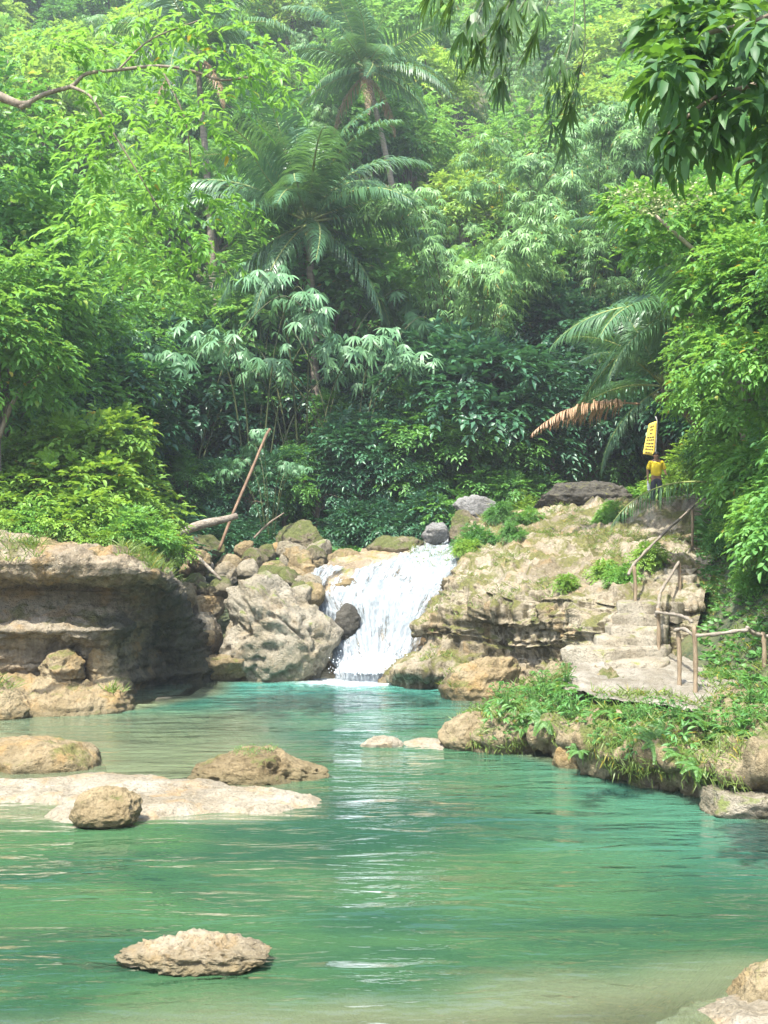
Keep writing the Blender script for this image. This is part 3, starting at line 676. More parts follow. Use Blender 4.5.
# in the water
rock_at((188, 749, 329, 780), 14.7, 'wide brown pitted rock with green moss on top in the pool', 'rock', mat='boulder_brown', seed=41, sub=6, depth=0.55, pits=0.16, rough=0.18, flat_top=0.85, peak=(-.15, 0), sink=0.9, mound=.4, strata=.05)
rock_at((70, 788, 139, 827), 12.15, 'single brown rounded boulder sitting on the pale shelf', 'boulder', mat='boulder_brown', seed=42, sub=6, depth=0.9, facets=10, sink=0.15)
rock_at((-60, 738, 103, 772), 15.6, 'smooth orange tan rock at the left edge of the pool', 'rock', mat='boulder_tan', seed=43, sub=6, depth=0.6, sink=0.9, rough=0.08, flat_top=0.6)
rock_at((114, 938, 270, 958), 8.0, 'jagged pale rock alone in the near water', 'rock', mat='jagged_rock', seed=44, sub=6, depth=0.42, pits=0.14, rough=0.24, fine=0.12, facets=3, sink=1.0, peak=(-.1, 0), mound=.72)
rock_at((356, 736, 404, 752), 17.3, 'small pale rock just above the water in mid pool', 'rock', mat='bar', seed=45, depth=0.6, sink=.5)
rock_at((728, 962, 900, 1012), 7.35, 'pale orange rock at the bottom right corner of the photo', 'rock', mat='boulder_tan', seed=46, sub=6, depth=0.5, sink=0.9, rough=0.12, facets=3, fine=.07)
# low rocky shore under the ledge, with a few loose rocks
SHN = [[(px, zy(z, Y), Y) for z, Y in [(-.6, y0 - .1), (.02, y0), (.20, y0 + .12), (.27, y0 + .35), (.28, y0 + .8), (.42, y0 + 1.5), (.5, y0 + 2.6), (.5, y0 + 3.6)]] for px, y0 in [(-320, 20.0), (-160, 20.2), (-60, 20.3), (0, 20.35), (30, 20.8), (60, 20.6), (95, 20.9), (122, 21.4), (128, 23.2), (126, 25)]]
o, _, _ = net_surface('rock_shelf', SHN, 170, 60, M['boulder_tan'], amp=0.20, freq=1.5, strata=0.16, seed=87, fine=0.08, sfreq=4)
tag(o, 'low broken tan rock shelf along the water under the left ledge', 'rock shelf')
for bx, Y, lb, sd_ in [((100, 690, 128, 712), 21.6, 'tan shore rock nearest the dark overhang of the ledge', 51), ((36, 648, 84, 676), 22.2, 'broken tan block resting against the foot of the ledge', 54),
                       ((84, 640, 118, 672), 22.6, 'brown lump at the foot of the ledge beside the dark overhang', 55), ((-10, 690, 30, 718), 20.3, 'tan shore rock at the left edge of the photo', 56)]:
    rock_at(bx, Y, lb, 'rock', mat='boulder_tan', seed=sd_, depth=0.8, rough=.22, fine=.08, sink=.6, strata=.08)
# small stones of the heap, each its own
rng = np.random.default_rng(77)
k = 0
for i in range(46):
    px = rng.uniform(186, 318); py = rng.uniform(548, 600)
    if py > 560 + (px - 186) * 0.1 + 30: continue
    Y = 32.5 - (py - 548) * 0.095; s = rng.uniform(7, 16)
    m = ['boulder', 'boulder_tan', 'boulder_moss'][int(rng.integers(3))]
    rock_at((px - s, py - s * 1.1, px + s, py + s * .5), Y, {'boulder': 'small pale stone in the heap above the huge boulder', 'boulder_tan': 'small tan stone in the heap above the huge boulder', 'boulder_moss': 'small mossy stone in the heap above the huge boulder'}[m],
            'stone', 'stones heaped beside the waterfall', m, 100 + i, 4, 0.9, 'stone')
for i in range(14):
    px = rng.uniform(150, 216); py = rng.uniform(556, 640); Y = 30 - (py - 556) * 0.035; s = rng.uniform(6, 12)
    rock_at((px - s, py - s, px + s, py + s * .6), Y, 'small brown stone wedged between the ledge and the huge boulder', 'stone', 'stones wedged beside the ledge', 'boulder_tan', 160 + i, 4, 0.9, 'stone')

# pale flat shelf just above the water, left of the middle
def shelf(name, outline_px, z, label, mat, seed, thick=0.25):
    poly = np.array([on_plane(x, y, 0)[:2] for x, y in outline_px])
    x0, y0 = poly.min(0) - 1.4; x1, y1 = poly.max(0) + 1.4
    nx_, ny_ = 260, 180
    X, Yy = np.meshgrid(np.linspace(x0, x1, nx_), np.linspace(y0, y1, ny_))
    P = np.stack([X, Yy], -1).reshape(-1, 2)
    a = poly; b = np.roll(poly, -1, 0)
    dmin = np.full(len(P), 9.0); inside = np.zeros(len(P), bool)
    for p, q in zip(a, b):
        e = q - p; tt = np.clip(((P - p) @ e) / (e @ e), 0, 1)
        dmin = np.minimum(dmin, np.linalg.norm(P - p - tt[:, None] * e, axis=1))
        c1 = (p[1] > P[:, 1]) != (q[1] > P[:, 1])
        with np.errstate(divide='ignore', invalid='ignore'):
            xi = (q[0] - p[0]) * (P[:, 1] - p[1]) / (q[1] - p[1]) + p[0]
        inside ^= c1 & (P[:, 0] < xi)
    sdist = np.where(inside, dmin, -dmin)
    q3 = np.stack([P[:, 0], P[:, 1], P[:, 0] * 0], -1)
    sdist = sdist + 0.16 * fbm(q3 * 2.2, 4, seed)
    hz = np.maximum(-1.2, np.where(sdist < 0, -0.04 + 0.8 * np.minimum(sdist, 0), 0)) + (z + .04) * sstep(sdist, -0.05, 0.25) - .04 + 0.07 * fbm(q3 * 1.7, 4, seed + 3) + 0.03 * fbm(q3 * 6, 4, seed + 4, ridged=True)
    idx = np.arange(nx_ * ny_).reshape(ny_, nx_)
    qd = np.stack([idx[:-1, :-1], idx[:-1, 1:], idx[1:, 1:], idx[1:, :-1]], -1).reshape(-1, 4)
    o = mesh_obj(name, fast_mesh(name, np.stack([P[:, 0], P[:, 1], hz], -1), [qd], [M[mat]]))
    return tag(o, label, 'rock shelf')
shelf('rock_shelf', [(-90, 786), (40, 779), (105, 774), (150, 778), (240, 786), (328, 797), (322, 808), (270, 815), (200, 816), (150, 822), (80, 826), (36, 818), (60, 806), (-90, 800)], 0.06, 'flat pale pinkish rock shelf barely above the water', 'bar', 7)
shelf('rock_shelf', [(686, 1004), (712, 990), (745, 980), (800, 968), (960, 960), (960, 1100), (720, 1100), (690, 1050), (706, 1026)], 0.05, 'flat whitish rock at the bottom right corner under the pale orange rock', 'bar', 13)
shelf('rock_shelf', [(402, 742), (452, 735), (470, 742), (440, 752), (404, 750)], 0.02, 'thin pale shelf at the water beside the orange tan rock', 'bar', 9)

# ------------------------------------------------------------------ path, stairs
def slab(name, corners, thick, mat, seed, parent=None, n=26, amp=0.03):
    """worn stone with an uneven outline: corners = plan polygon, z of top first"""
    z, poly = corners
    poly = np.array(poly, float); c = poly.mean(0)
    per = cr(np.concatenate([poly, poly[:1]]), 64)[:-1]
    rings = [(0.02, 0.0), (0.35, 0.0), (0.65, 0.0), (0.88, 0.0), (0.97, -0.015), (1.0, -0.05), (0.99, -thick * .6), (0.97, -thick)]
    V = []
    for s, dz in rings:
        q = c + (per - c) * s
        V.append(np.stack([q[:, 0], q[:, 1], np.full(len(q), z + dz)], 1))
    V = np.concatenate(V); m = len(per)
    V = V + amp * np.stack([fbm(V * 3 + 9, 3, seed), fbm(V * 3 + 5, 3, seed + 1), fbm(V * 3.5, 4, seed + 2)], 1)
    q = []
    for r in range(len(rings) - 1):
        k = np.arange(m); k2 = (k + 1) % m
        q.append(np.stack([r * m + k, (r + 1) * m + k, (r + 1) * m + k2, r * m + k2], 1))
    return mesh_obj(name, fast_mesh(name, V, [np.concatenate(q), np.arange(m)[None, :]], [mat]), parent)

st = empty('stone_stairs', (4.6, 19.2, 0.9))
tag(st, 'worn pale stone stairs climbing beside the outcrop to the upper terrace', 'stairs')
# (left px, right px, front row py, distance, height)
steps = [(606, 664, 661, 18.95, 0.18), (572, 664, 648, 19.35, .2), (598, 664, 637, 19.8, .2), (610, 664, 627, 20.2, .2), (622, 664, 615, 20.65, .2), (624, 684, 602, 21.2, .22),
         (656, 692, 592, 22.0, .2), (660, 694, 584, 22.8, .2), (664, 696, 576, 23.6, .2), (668, 698, 569, 24.4, .2)]
for i, (xa, xb, py, Y, hgt) in enumerate(steps):
    a = at(xa, py, Y); b = at(xb, py, Y); z = (a[2] + b[2]) / 2
    dp = 1.0; j_ = lambda q: .10 * math.sin(q * 2.7 + i * 1.9)
    poly = [(a[0] - .05 + j_(1), a[1] + .16 + j_(2)), ((a[0] * 2 + b[0]) / 3, a[1] - .05 + j_(3)), ((a[0] + 2 * b[0]) / 3, a[1] + .03 + j_(4)), (b[0] + j_(5), a[1] + .05), (b[0] + .25, a[1] + dp), ((a[0] + b[0]) / 2, a[1] + dp + .1), (a[0] + .15, a[1] + dp)]
    o = slab('step', (z, poly), 0.42, M['step'], 200 + i, st, amp=.075)
    o.location = -Vector(st.location)
# gravel landing and path
pn_ = [[(560, 690, 17.6), (575, 668, 19.0), (600, 655, 19.8)], [(600, 700, 16.6), (620, 676, 18.4), (640, 655, 19.8)], [(650, 706, 16.2), (660, 684, 17.8), (672, 655, 19.9)], [(700, 712, 15.8), (712, 686, 17.3), (716, 672, 18.6)],
       [(760, 716, 15.4), (770, 694, 16.8), (780, 680, 18.0)], [(850, 722, 15.0), (870, 700, 16.4), (880, 690, 17.6)]]
o, _, _ = net_surface('path', pn_, 90, 40, M['gravel'], amp=0.09, freq=2.0, seed=61, fine=0.025)
tag(o, 'pale gravel path along the right bank below the stairs', 'path', kind='structure')

# ------------------------------------------------------------------ wooden railings
def railing(loc, label, posts, rails):
    g = empty('wooden_railing', loc); tag(g, label, 'railing')
    for i, p in enumerate(posts):
        (xa, ya), (xb, yb), Y = p
        a, b = at(xa, ya, Y), at(xb, yb, Y)
        z0 = a[2] - 0.35
        pts = cr(np.array([[a[0], a[1], z0], (a + b) / 2 + np.array([.015, 0, 0]), b]), 10)
        v, f = tube(pts - np.array(g.location), 0.036 + 0.005 * np.sin(np.arange(10) * 2), 9)
        mesh_obj('post', fast_mesh('post', v, f, [M['post_wood']]), g)
    for ctrl in rails:
        pts = cr(np.array([at(*q) for q in ctrl]), 40)
        pts += 0.018 * np.stack([fbm(pts * 3, 3, 5), fbm(pts * 3, 3, 6), fbm(pts * 3, 3, 7)], 1)
        v, f = tube(pts - np.array(g.location), 0.029 + 0.006 * np.sin(np.arange(40) * .9), 9)
        mesh_obj('rail', fast_mesh('rail', v, f, [M['rail_wood']]), g)
    return g
railing(tuple(at(634, 598, 21.3)), 'rough wooden handrail rising beside the upper stairs towards the man', [((635, 600), (634, 566), 21.3), ((692, 540), (692, 506), 27.5)],
        [[(628, 574, 21.0), (636, 562, 21.8), (655, 542, 23.6), (675, 523, 25.6), (694, 506, 27.5)]])
railing(tuple(at(658, 652, 19.4)), 'bent wooden handrail on two posts along the lower steps', [((658, 652), (658, 608), 19.4), ((679, 598), (679, 563), 22.2)],
        [[(656, 616, 19.4), (658, 606, 19.9), (661, 592, 20.6), (669, 578, 21.5), (679, 562, 22.2)], [(656, 612, 19.4), (670, 614, 18.9), (684, 617, 18.3), (692, 622, 17.8)]])
railing(tuple(at(694, 682, 17.0)), 'sagging wooden rail on three thin posts along the gravel path', [((679, 676), (678, 630), 17.6), ((695, 686), (694, 626), 17.0), ((764, 674), (763, 632), 17.2)],
        [[(675, 630, 17.6), (684, 629, 17.4), (695, 635, 17.0), (718, 634, 16.9), (736, 631, 16.9), (748, 630, 16.9)], [(747, 627, 17.0), (754, 633, 17.1), (764, 636, 17.2), (790, 640, 17.2), (830, 640, 17.2)]])

# ------------------------------------------------------------------ poles and driftwood
def stick(name, ctrl, rad, mat, label, cat, n=24):
    pts = cr(np.array([at(*q) for q in ctrl]), n); base = pts[0].copy()
    v, f = tube(pts - base, np.interp(np.linspace(0, 1, n), np.linspace(0, 1, len(rad)), rad) * (1 + 0.22 * fbm(pts * 4, 3, 3)), 10)
    o = mesh_obj(name, fast_mesh(name, v, f, [M[mat]])); o.location = base
    return tag(o, label, cat)
stick('leaning_pole', [(219, 550, 30.6), (232, 516, 30.9), (250, 474, 31.4), (265, 438, 31.9), (270, 429, 32.0)], [.044, .044, .040, .046], 'brown_pole', 'long reddish brown pole leaning up out of the boulder heap', 'pole')
stick('driftwood_log', [(160, 552, 29.2), (178, 535, 29.6), (200, 525, 29.9), (222, 520, 30.2), (237, 516, 30.4)], [.09, .11, .12, .11, .09], 'dead_wood', 'grey driftwood log lying across the mossy boulders', 'log')
stick('pale_pole', [(172, 533, 27.4), (188, 548, 27.2), (205, 564, 27.0), (221, 580, 26.9)], [.042, .042, .04], 'dead_wood', 'thin pale pole sloping down from the left bush to the boulders', 'pole')
stick('dead_branch', [(254, 538, 32.0), (268, 524, 32.2), (284, 513, 32.4)], [.035, .03, .02], 'bark', 'thin dark branch left of the domed mossy boulder', 'branch')
# ------------------------------------------------------------------ foliage
T_SIMPLE = (np.array([[0, 0, 0], [.42, -.5, .10], [1, 0, -.12], [.42, .5, .10]]), [np.array([[0, 1, 2], [0, 2, 3]])])
T_LEAF = (np.array([[0, 0, 0], [.28, -.44, .07], [.28, 0, 0], [.28, .44, .07], [.66, -.38, .0], [.66, 0, -.07], [.66, .38, .0], [1, 0, -.24]]),
          [np.array([[0, 1, 2], [0, 2, 3], [4, 7, 5], [5, 7, 6]]), np.array([[2, 1, 4, 5], [3, 2, 5, 6]])])
T_BLADE = (np.array([[0, 0, 0], [.3, -.5, .02], [.3, .5, .02], [.7, -.36, -.07], [.7, .36, -.07], [1, 0, -.22]]),
           [np.array([[0, 1, 2], [3, 5, 4]]), np.array([[1, 3, 4, 2]])])

def unit(a): return a / (np.linalg.norm(a, axis=-1, keepdims=True) + 1e-9)

def leaves(mb, tm, P, D, N, L, W, mi=0):
    tv_, tf_ = tm
    n = len(P); K = len(tv_)
    t = unit(D); b = unit(np.cross(N, t)); nn = np.cross(t, b)
    L = np.broadcast_to(L, (n,)); W = np.broadcast_to(W, (n,))
    V = P[:, None] + t[:, None] * (tv_[None, :, 0:1] * L[:, None, None]) + b[:, None] * (tv_[None, :, 1:2] * W[:, None, None]) + nn[:, None] * (tv_[None, :, 2:3] * L[:, None, None])
    off = (np.arange(n) * K)[:, None, None]
    mb.add(V.reshape(-1, 3), [(f[None] + off).reshape(-1, f.shape[1]) for f in tf_], mi)

def sprig(rng, base, d, slen, m, droop=0.35, spread=0.9):
    """leaves set alternately along twigs: positions, directions, normals"""
    n = len(base)
    s = np.linspace(0.15, 1, m)[None, :] + rng.normal(0, .05, (n, m))
    up = np.array([0, 0, 1.0])
    side = unit(np.cross(d, up) + rng.normal(0, .05, d.shape))
    upv = unit(np.cross(side, d))
    dl = np.broadcast_to(slen, (n,))[:, None, None]
    P = base[:, None] + d[:, None] * s[..., None] * dl + np.array([0, 0, -droop]) * (s ** 2)[..., None] * dl
    sg = np.where(np.arange(m) % 2 == 0, 1.0, -1.0)[None, :, None]
    sg = np.where((np.arange(m) == m - 1)[None, :, None], 0.0, sg)
    dd = d[:, None] * 0.65 + side[:, None] * sg * spread + np.array([0, 0, -droop * 0.9]) * s[..., None] + rng.normal(0, .14, (n, m, 3))
    nn = upv[:, None] + rng.normal(0, .22, (n, m, 3))
    return P.reshape(-1, 3), unit(dd).reshape(-1, 3), unit(nn).reshape(-1, 3)

def rand_dirs(rng, n, zmin=-0.5):
    z = rng.uniform(zmin, 1, n); a = rng.uniform(0, 2 * math.pi, n); r = np.sqrt(1 - z * z)
    return np.stack([r * np.cos(a), r * np.sin(a), z], 1)

def crown_mesh(name, clumps, spr, m, slen, L, W, mats, seed, tm=T_SIMPLE, droop=0.35, spread=0.9, squash=0.75, zmin=-0.5, extra=None):
    """clumps: (centre, radius); spr twigs per unit area of clump"""
    rng = np.random.default_rng(seed)
    mb = MB()
    cen = np.mean([c for c, r in clumps], axis=0)
    for c, r in clumps:
        n = max(6, int(spr * rng.uniform(.75, 1.25)))
        u = rand_dirs(rng, n, zmin)
        rr = rng.uniform(.35, 1.0, n) ** 0.6
        lump = 1 + 0.35 * fbm(u * 1.7 + np.asarray(c), 2, seed)
        base = np.asarray(c) + u * (rr * lump)[:, None] * r * np.array([1, 1, squash])
        out = unit(np.asarray(c) - cen + 1e-6)
        d = unit(u * 0.9 + out * 0.35 + np.array([0, 0, -0.12]) + rng.normal(0, .25, (n, 3)))
        P, D, N = sprig(rng, base, d, slen * rng.uniform(.7, 1.2, n), m, droop, spread)
        k = len(P)
        leaves(mb, tm, P, D, N, L * rng.uniform(.65, 1.2, k), W * rng.uniform(.7, 1.15, k), 0)
    return mb.mesh(name, mats)

def trunk_mesh(name, h, r, ends, seed, mat, lean=(0, 0)):
    rng = np.random.default_rng(seed)
    mb = MB()
    ctrl = np.array([[0, 0, -.6], [lean[0] * .2 + rng.normal(0, .08), lean[1] * .2, h * .3], [lean[0] * .6, lean[1] * .6 + rng.normal(0, .08), h * .65], [lean[0], lean[1], h]])
    pts = cr(ctrl, 14); v, f = tube(pts, np.linspace(r * 1.25, r * .5, 14), 8); mb.add(v, f)
    for e in ends:
        e = np.asarray(e, float); k = int(rng.integers(6, 13)); a = pts[k]
        mid = (a + e) / 2 + rng.normal(0, .15, 3) + np.array([0, 0, .12 * np.linalg.norm(e - a)])
        q = cr(np.array([a, mid, e]), 9); v, f = tube(q, np.linspace(r * .5, r * .1, 9), 6); mb.add(v, f)
    return mb.mesh(name, [mat])

def broadleaf(name, label, rx, rz, h, K, spr, m, slen, L, W, mat, seed, tm=T_SIMPLE, bark='bark', cat='tree', group=None, low=-0.35, **kw):
    rng = np.random.default_rng(seed)
    u = rand_dirs(rng, K, low); rr = rng.uniform(.45, 1.0, K)
    cs = u * rr[:, None] * np.array([rx, rx, rz]) + np.array([0, 0, h])
    cl = [(c, rx * rng.uniform(.24, .40)) for c in cs]
    root = empty(name)
    tag(root, label, cat, group)
    tip = h * 0.95
    mesh_obj('trunk', trunk_mesh('trunk', tip, 0.05 + 0.022 * h, [c for c, r in cl[:12]], seed, M[bark]), root)
    mesh_obj('crown', crown_mesh('crown', cl, spr, m, slen, L, W, [M[mat]], seed + 1, tm, **kw), root)
    return root

def shrub(name, label, rx, rz, K, spr, m, slen, L, W, mat, seed, tm=T_SIMPLE, group=None, cat='shrub', **kw):
    rng = np.random.default_rng(seed)
    u = rand_dirs(rng, K, 0.0); rr = rng.uniform(.35, 1.0, K)
    cs = u * rr[:, None] * np.array([rx, rx, rz]) + np.array([0, 0, .15 * rz])
    cl = [(c, rx * rng.uniform(.30, .46)) for c in cs]
    root = empty(name); tag(root, label, cat, group)
    mb = MB()
    for c, r in cl[:9]:
        q = cr(np.array([[0, 0, -.3], [c[0] * .35, c[1] * .35, c[2] * .55], c]), 7); v, f = tube(q, np.linspace(.045, .012, 7) * (rx / 1.2), 5); mb.add(v, f)
    mb.obj('stem', [M['bark']], root)
    mesh_obj('foliage', crown_mesh('foliage', cl, spr, m, slen, L, W, [M[mat]], seed + 1, tm, **kw), root)
    return root

def fans(rng, P, d, n, L, W, mb, mi=0, spreadang=1.25, tm=T_BLADE):
    """hands of long leaflets, drooping from the end of a twig"""
    k = len(P)
    up = np.array([0, 0, 1.0]); side = unit(np.cross(d, up)); nn = unit(np.cross(side, d))
    ang = np.linspace(-spreadang, spreadang, n)[None, :] + rng.normal(0, .12, (k, n))
    D = d[:, None] * np.cos(ang)[..., None] + side[:, None] * np.sin(ang)[..., None] + np.array([0, 0, -.18]) + rng.normal(0, .06, (k, n, 3))
    Nn = np.broadcast_to(nn[:, None], D.shape) + rng.normal(0, .15, D.shape)
    PP = np.broadcast_to(P[:, None], D.shape)
    ll = L * (1 - 0.28 * np.abs(ang) / spreadang) * rng.uniform(.8, 1.15, ang.shape)
    leaves(mb, tm, PP.reshape(-1, 3), D.reshape(-1, 3), Nn.reshape(-1, 3), ll.ravel(), (W * np.ones_like(ll)).ravel(), mi)

def bamboo(name, label, h, spread, culms, nodes, per, L, W, mat, seed, fan_n=6, group=None, down=0.7, cat='bamboo', twig=0.8, smin=.30):
    rng = np.random.default_rng(seed)
    root = empty(name); tag(root, label, cat, group)
    mb = MB()
    for i in range(culms):
        a = i * 2.4 + rng.uniform(-.4, .4); rad = spread * rng.uniform(.45, 1.1); hh = h * rng.uniform(.7, 1.05)
        b = np.array([math.cos(a), math.sin(a), 0])
        ctrl = np.array([b * .25 + [0, 0, -.4], b * (.25 + .12 * rad) + [0, 0, hh * .4], b * (.45 * rad) + [0, 0, hh * .78], b * (.85 * rad) + [0, 0, hh * .97], b * (1.15 * rad) + [0, 0, hh * .90]])
        pts = cr(ctrl, 26); v, f = tube(pts, np.linspace(.038, .010, 26), 6)
        mesh_obj('culm', fast_mesh('culm', v, f, [M['culm']]), root)
        s = rng.uniform(smin, 1.0, nodes) ** .8
        idx = np.clip((s * 25).astype(int), 0, 25); base = pts[idx]
        for q in range(per):
            aa = rng.uniform(0, 2 * math.pi, nodes)
            o = np.stack([np.cos(aa), np.sin(aa), rng.uniform(-.5, .5, nodes)], 1) * rng.uniform(.2, 1.0, nodes)[:, None] * twig * (1.25 - .5 * s)[:, None]
            d = unit(o + b * .3 + np.array([0, 0, -down]) + rng.normal(0, .25, (nodes, 3)))
            fans(rng, base + o, d, fan_n, L, W, mb)
    mb.obj('foliage', [M[mat]], root)
    return root

# ---- palms
def frond_mesh(name, Lf, e0, bend, pairs, ll, seed, mats, hang=0.5, lw=0.032):
    rng = np.random.default_rng(seed)
    t = np.linspace(0, 1, 30); ang = e0 - bend * t ** 1.3
    ds = Lf / 29
    x = np.concatenate([[0], np.cumsum(np.cos(ang[:-1]) * ds)]); z = np.concatenate([[0], np.cumsum(np.sin(ang[:-1]) * ds)])
    pts = np.stack([x, np.zeros(30), z], 1)
    mb = MB(); v, f = tube(pts, np.linspace(.04, .008, 30) * (Lf / 4), 5); mb.add(v, f, 1)
    s = np.linspace(.13, .995, pairs)
    for sg in (1, -1):
        ss = np.clip(s + rng.normal(0, .004, pairs), 0, 1)
        P = np.stack([np.interp(ss, t, pts[:, i]) for i in range(3)], 1)
        a = np.interp(ss, t, ang)
        tan = np.stack([np.cos(a), a * 0, np.sin(a)], 1); up = np.stack([-np.sin(a), a * 0, np.cos(a)], 1)
        sd_ = np.array([0, sg, 0.])
        prof_ = (np.sin(np.clip(ss * 1.02, 0, 1) ** .75 * math.pi) * .75 + .30) * ll
        V = []; 
        d = unit(tan * (.35 + .55 * ss)[:, None] + sd_ * 1.0 + up * .30 + rng.normal(0, .11, (pairs, 3)))
        prof_ = prof_ * rng.uniform(.72, 1.1, pairs)
        n0 = unit(np.cross(d, tan) * sg)
        p = P.copy(); rows = [p]
        segs = 4; ctr = [p]
        for q in range(segs):
            d = unit(d + np.array([0, 0, -hang * (0.25 + .35 * q)]))
            p = p + d * (prof_ / segs)[:, None]; ctr.append(p)
        wid = np.array([.5, 1, .9, .6, .08]) * lw * (Lf / 4) ** .5
        wdir = tan
        for q in range(segs + 1):
            V.append(ctr[q] - wdir * wid[q]); V.append(ctr[q] + wdir * wid[q])
        V = np.stack(V, 1); K = 2 * (segs + 1)
        q4 = np.concatenate([np.array([[2 * q, 2 * q + 1, 2 * q + 3, 2 * q + 2]]) for q in range(segs)])
        off = (np.arange(pairs) * K)[:, None, None]
        mb.add(V.reshape(-1, 3), [(q4[None] + off).reshape(-1, 4)], 0)
    return mb.mesh(name, mats)

PM = [M['palm_leaf'], M['rachis']]
FR = [frond_mesh('frond', 4.4, R(82), R(55), 98, 1.1, 1, PM, .3, .024), frond_mesh('frond', 4.6, R(58), R(74), 98, 1.15, 2, PM, .4, .024), frond_mesh('frond', 4.6, R(34), R(70), 98, 1.15, 3, PM, .5, .024),
      frond_mesh('frond', 4.5, R(10), R(62), 98, 1.15, 4, PM, .65, .024), frond_mesh('frond', 4.2, R(-24), R(52), 92, 1.1, 5, PM, 1.0, .024)]
DRY = frond_mesh('frond', 3.6, R(-30), R(45), 46, .8, 6, [M['palm_dry'], M['palm_dry']], 1.0)

def palm(label, crown_at, base, scale=1.0, n=24, dry=2, seed=0, rot=0.0, skip=None):
    """coconut palm; crown_at and base are world points"""
    rng = np.random.default_rng(seed)
    base = np.array(base, float); top = np.array(crown_at, float) - base
    root = empty('coconut_palm', base); tag(root, label, 'palm')
    ctrl = np.array([[0, 0, -.5], [top[0] * .15, top[1] * .15, top[2] * .3], [top[0] * .5, top[1] * .5, top[2] * .65], top])
    v, f = tube(cr(ctrl, 30), np.linspace(.20, .11, 30) * scale ** .5 * (1 + .05 * np.sin(np.arange(30) * 2.1)), 10)
    mesh_obj('trunk', fast_mesh('trunk', v, f, [M['palm_trunk']]), root)
    for i in range(n):
        az = i * 2.39996 + rot + rng.normal(0, .12); fr = i / (n - 1)
        k = min(4, int(fr * 5))
        o = mesh_obj('frond', FR[k], root); o.location = top + np.array([0, 0, .15 * (1 - fr)])
        o.rotation_euler = (rng.normal(0, .32), rng.normal(0, .16), az); s = scale * rng.uniform(.85, 1.05) * (0.8 if fr < .12 else 1)
        o.scale = (s, s, s)
    for i in range(dry):
        o = mesh_obj('dry_frond', DRY, root); o.location = top + np.array([0, 0, -.15]); o.rotation_euler = (0, .15, rot + 1.3 + 2.1 * i); o.scale = (scale * .85,) * 3
    mb = MB(); vi, fi = ico(2)
    for i in range(7):
        a = i * .9; mb.add(vi * np.array([.13, .13, .16]) * scale + np.array([.22 * math.cos(a), .22 * math.sin(a), -.28 - .05 * (i % 3)]) * scale + top, [fi])
    M.setdefault('coconut', plain_mat('coconut', (0.14, 0.16, 0.04), (0.26, 0.22, 0.08), 5, .5))
    mb.obj('coconuts', [M['coconut']], root)
    return root

def place(proto, x, y, scale, rz, label=None, group=None, z=None, first=set()):
    o = proto if proto.name not in first else copy_tree(proto)
    first.add(o.name); first.add(proto.name)
    if z is None: z = drop(x, y)[0]
    o.location = (x, y, z - .05); o.rotation_euler = (0, 0, rz); o.scale = (scale,) * 3
    if label: o['label'] = label
    if group: o['group'] = group
    return o

# ---- prototypes
FAR = [broadleaf('broadleaf_tree', 'x', 3.0, 2.6, 5.2, 34, 34, 7, .55, .36, .17, 'leaf_far', 301, group='trees on the far hillside'),
       broadleaf('broadleaf_tree', 'x', 2.6, 3.2, 6.0, 30, 36, 7, .5, .30, .15, 'leaf_far2', 302, group='trees on the far hillside'),
       broadleaf('broadleaf_tree', 'x', 3.3, 2.2, 4.6, 36, 40, 7, .5, .26, .12, 'leaf_far', 303, group='trees on the far hillside'),
       broadleaf('broadleaf_tree', 'x', 2.4, 2.8, 5.4, 26, 34, 9, .7, .34, .12, 'leaf_mid', 304, group='trees on the far hillside')]
BAM = [bamboo('bamboo_clump', 'x', 10.5, 3.6, 12, 26, 4, .42, .05, 'bamboo_leaf', 311, 6, 'bamboo on the slopes'),
       bamboo('bamboo_clump', 'x', 9.0, 4.2, 11, 28, 4, .36, .045, 'bamboo_leaf', 312, 6, 'bamboo on the slopes')]
rng = np.random.default_rng(2024)

def where(x, y, z):
    px, py = pix((x, y, z))
    r = 'topmost' if py < 40 else 'high' if py < 130 else 'halfway' if py < 240 else 'low'
    c = ('off to the far left' if px < 0 else 'above the left ledge' if px < 160 else 'left of the middle palm' if px < 270 else 'behind the two central palms' if px < 400 else
         'above the outcrop' if px < 520 else 'above the dark terrace boulder' if px < 640 else 'behind the right bank trees' if px < 768 else 'off to the far right')
    return r, c
names = {0: 'grey green spreading tree', 1: 'yellowish green tall tree', 2: 'fine leaved flat topped tree', 3: 'deep green feathery tree'}
yy = 44.0
while yy < 92:
    hw = yy * .40 + 7; n = int(2 * hw / (3.7 + .015 * yy))
    for i in range(n + 1):
        x = -hw + 2 * hw * i / n + rng.uniform(-1.2, 1.2); y = yy + rng.uniform(-1.6, 1.6)
        px, py = pix((x, y, height(x, y) + 5))
        pb = 0.55 if 430 < px < 640 else 0.10
        z = float(height(x, y))
        if rng.random() < pb:
            b = int(rng.integers(2)); r, c = where(x, y, z + 8)
            place(BAM[b], x, y, rng.uniform(.7, .95), rng.uniform(0, 6.28), f'{"tall" if b == 0 else "wide"} feathery bamboo clump {r} on the hill {c}', 'bamboo on the slopes', z)
        else:
            k = int(rng.choice(4, p=[.34, .24, .26, .16])); r, c = where(x, y, z + 5)
            place(FAR[k], x, y, rng.uniform(.8, 1.35), rng.uniform(0, 6.28), f'{names[k]} {r} on the hill {c}', 'trees on the far hillside', z)
    yy += 4.7

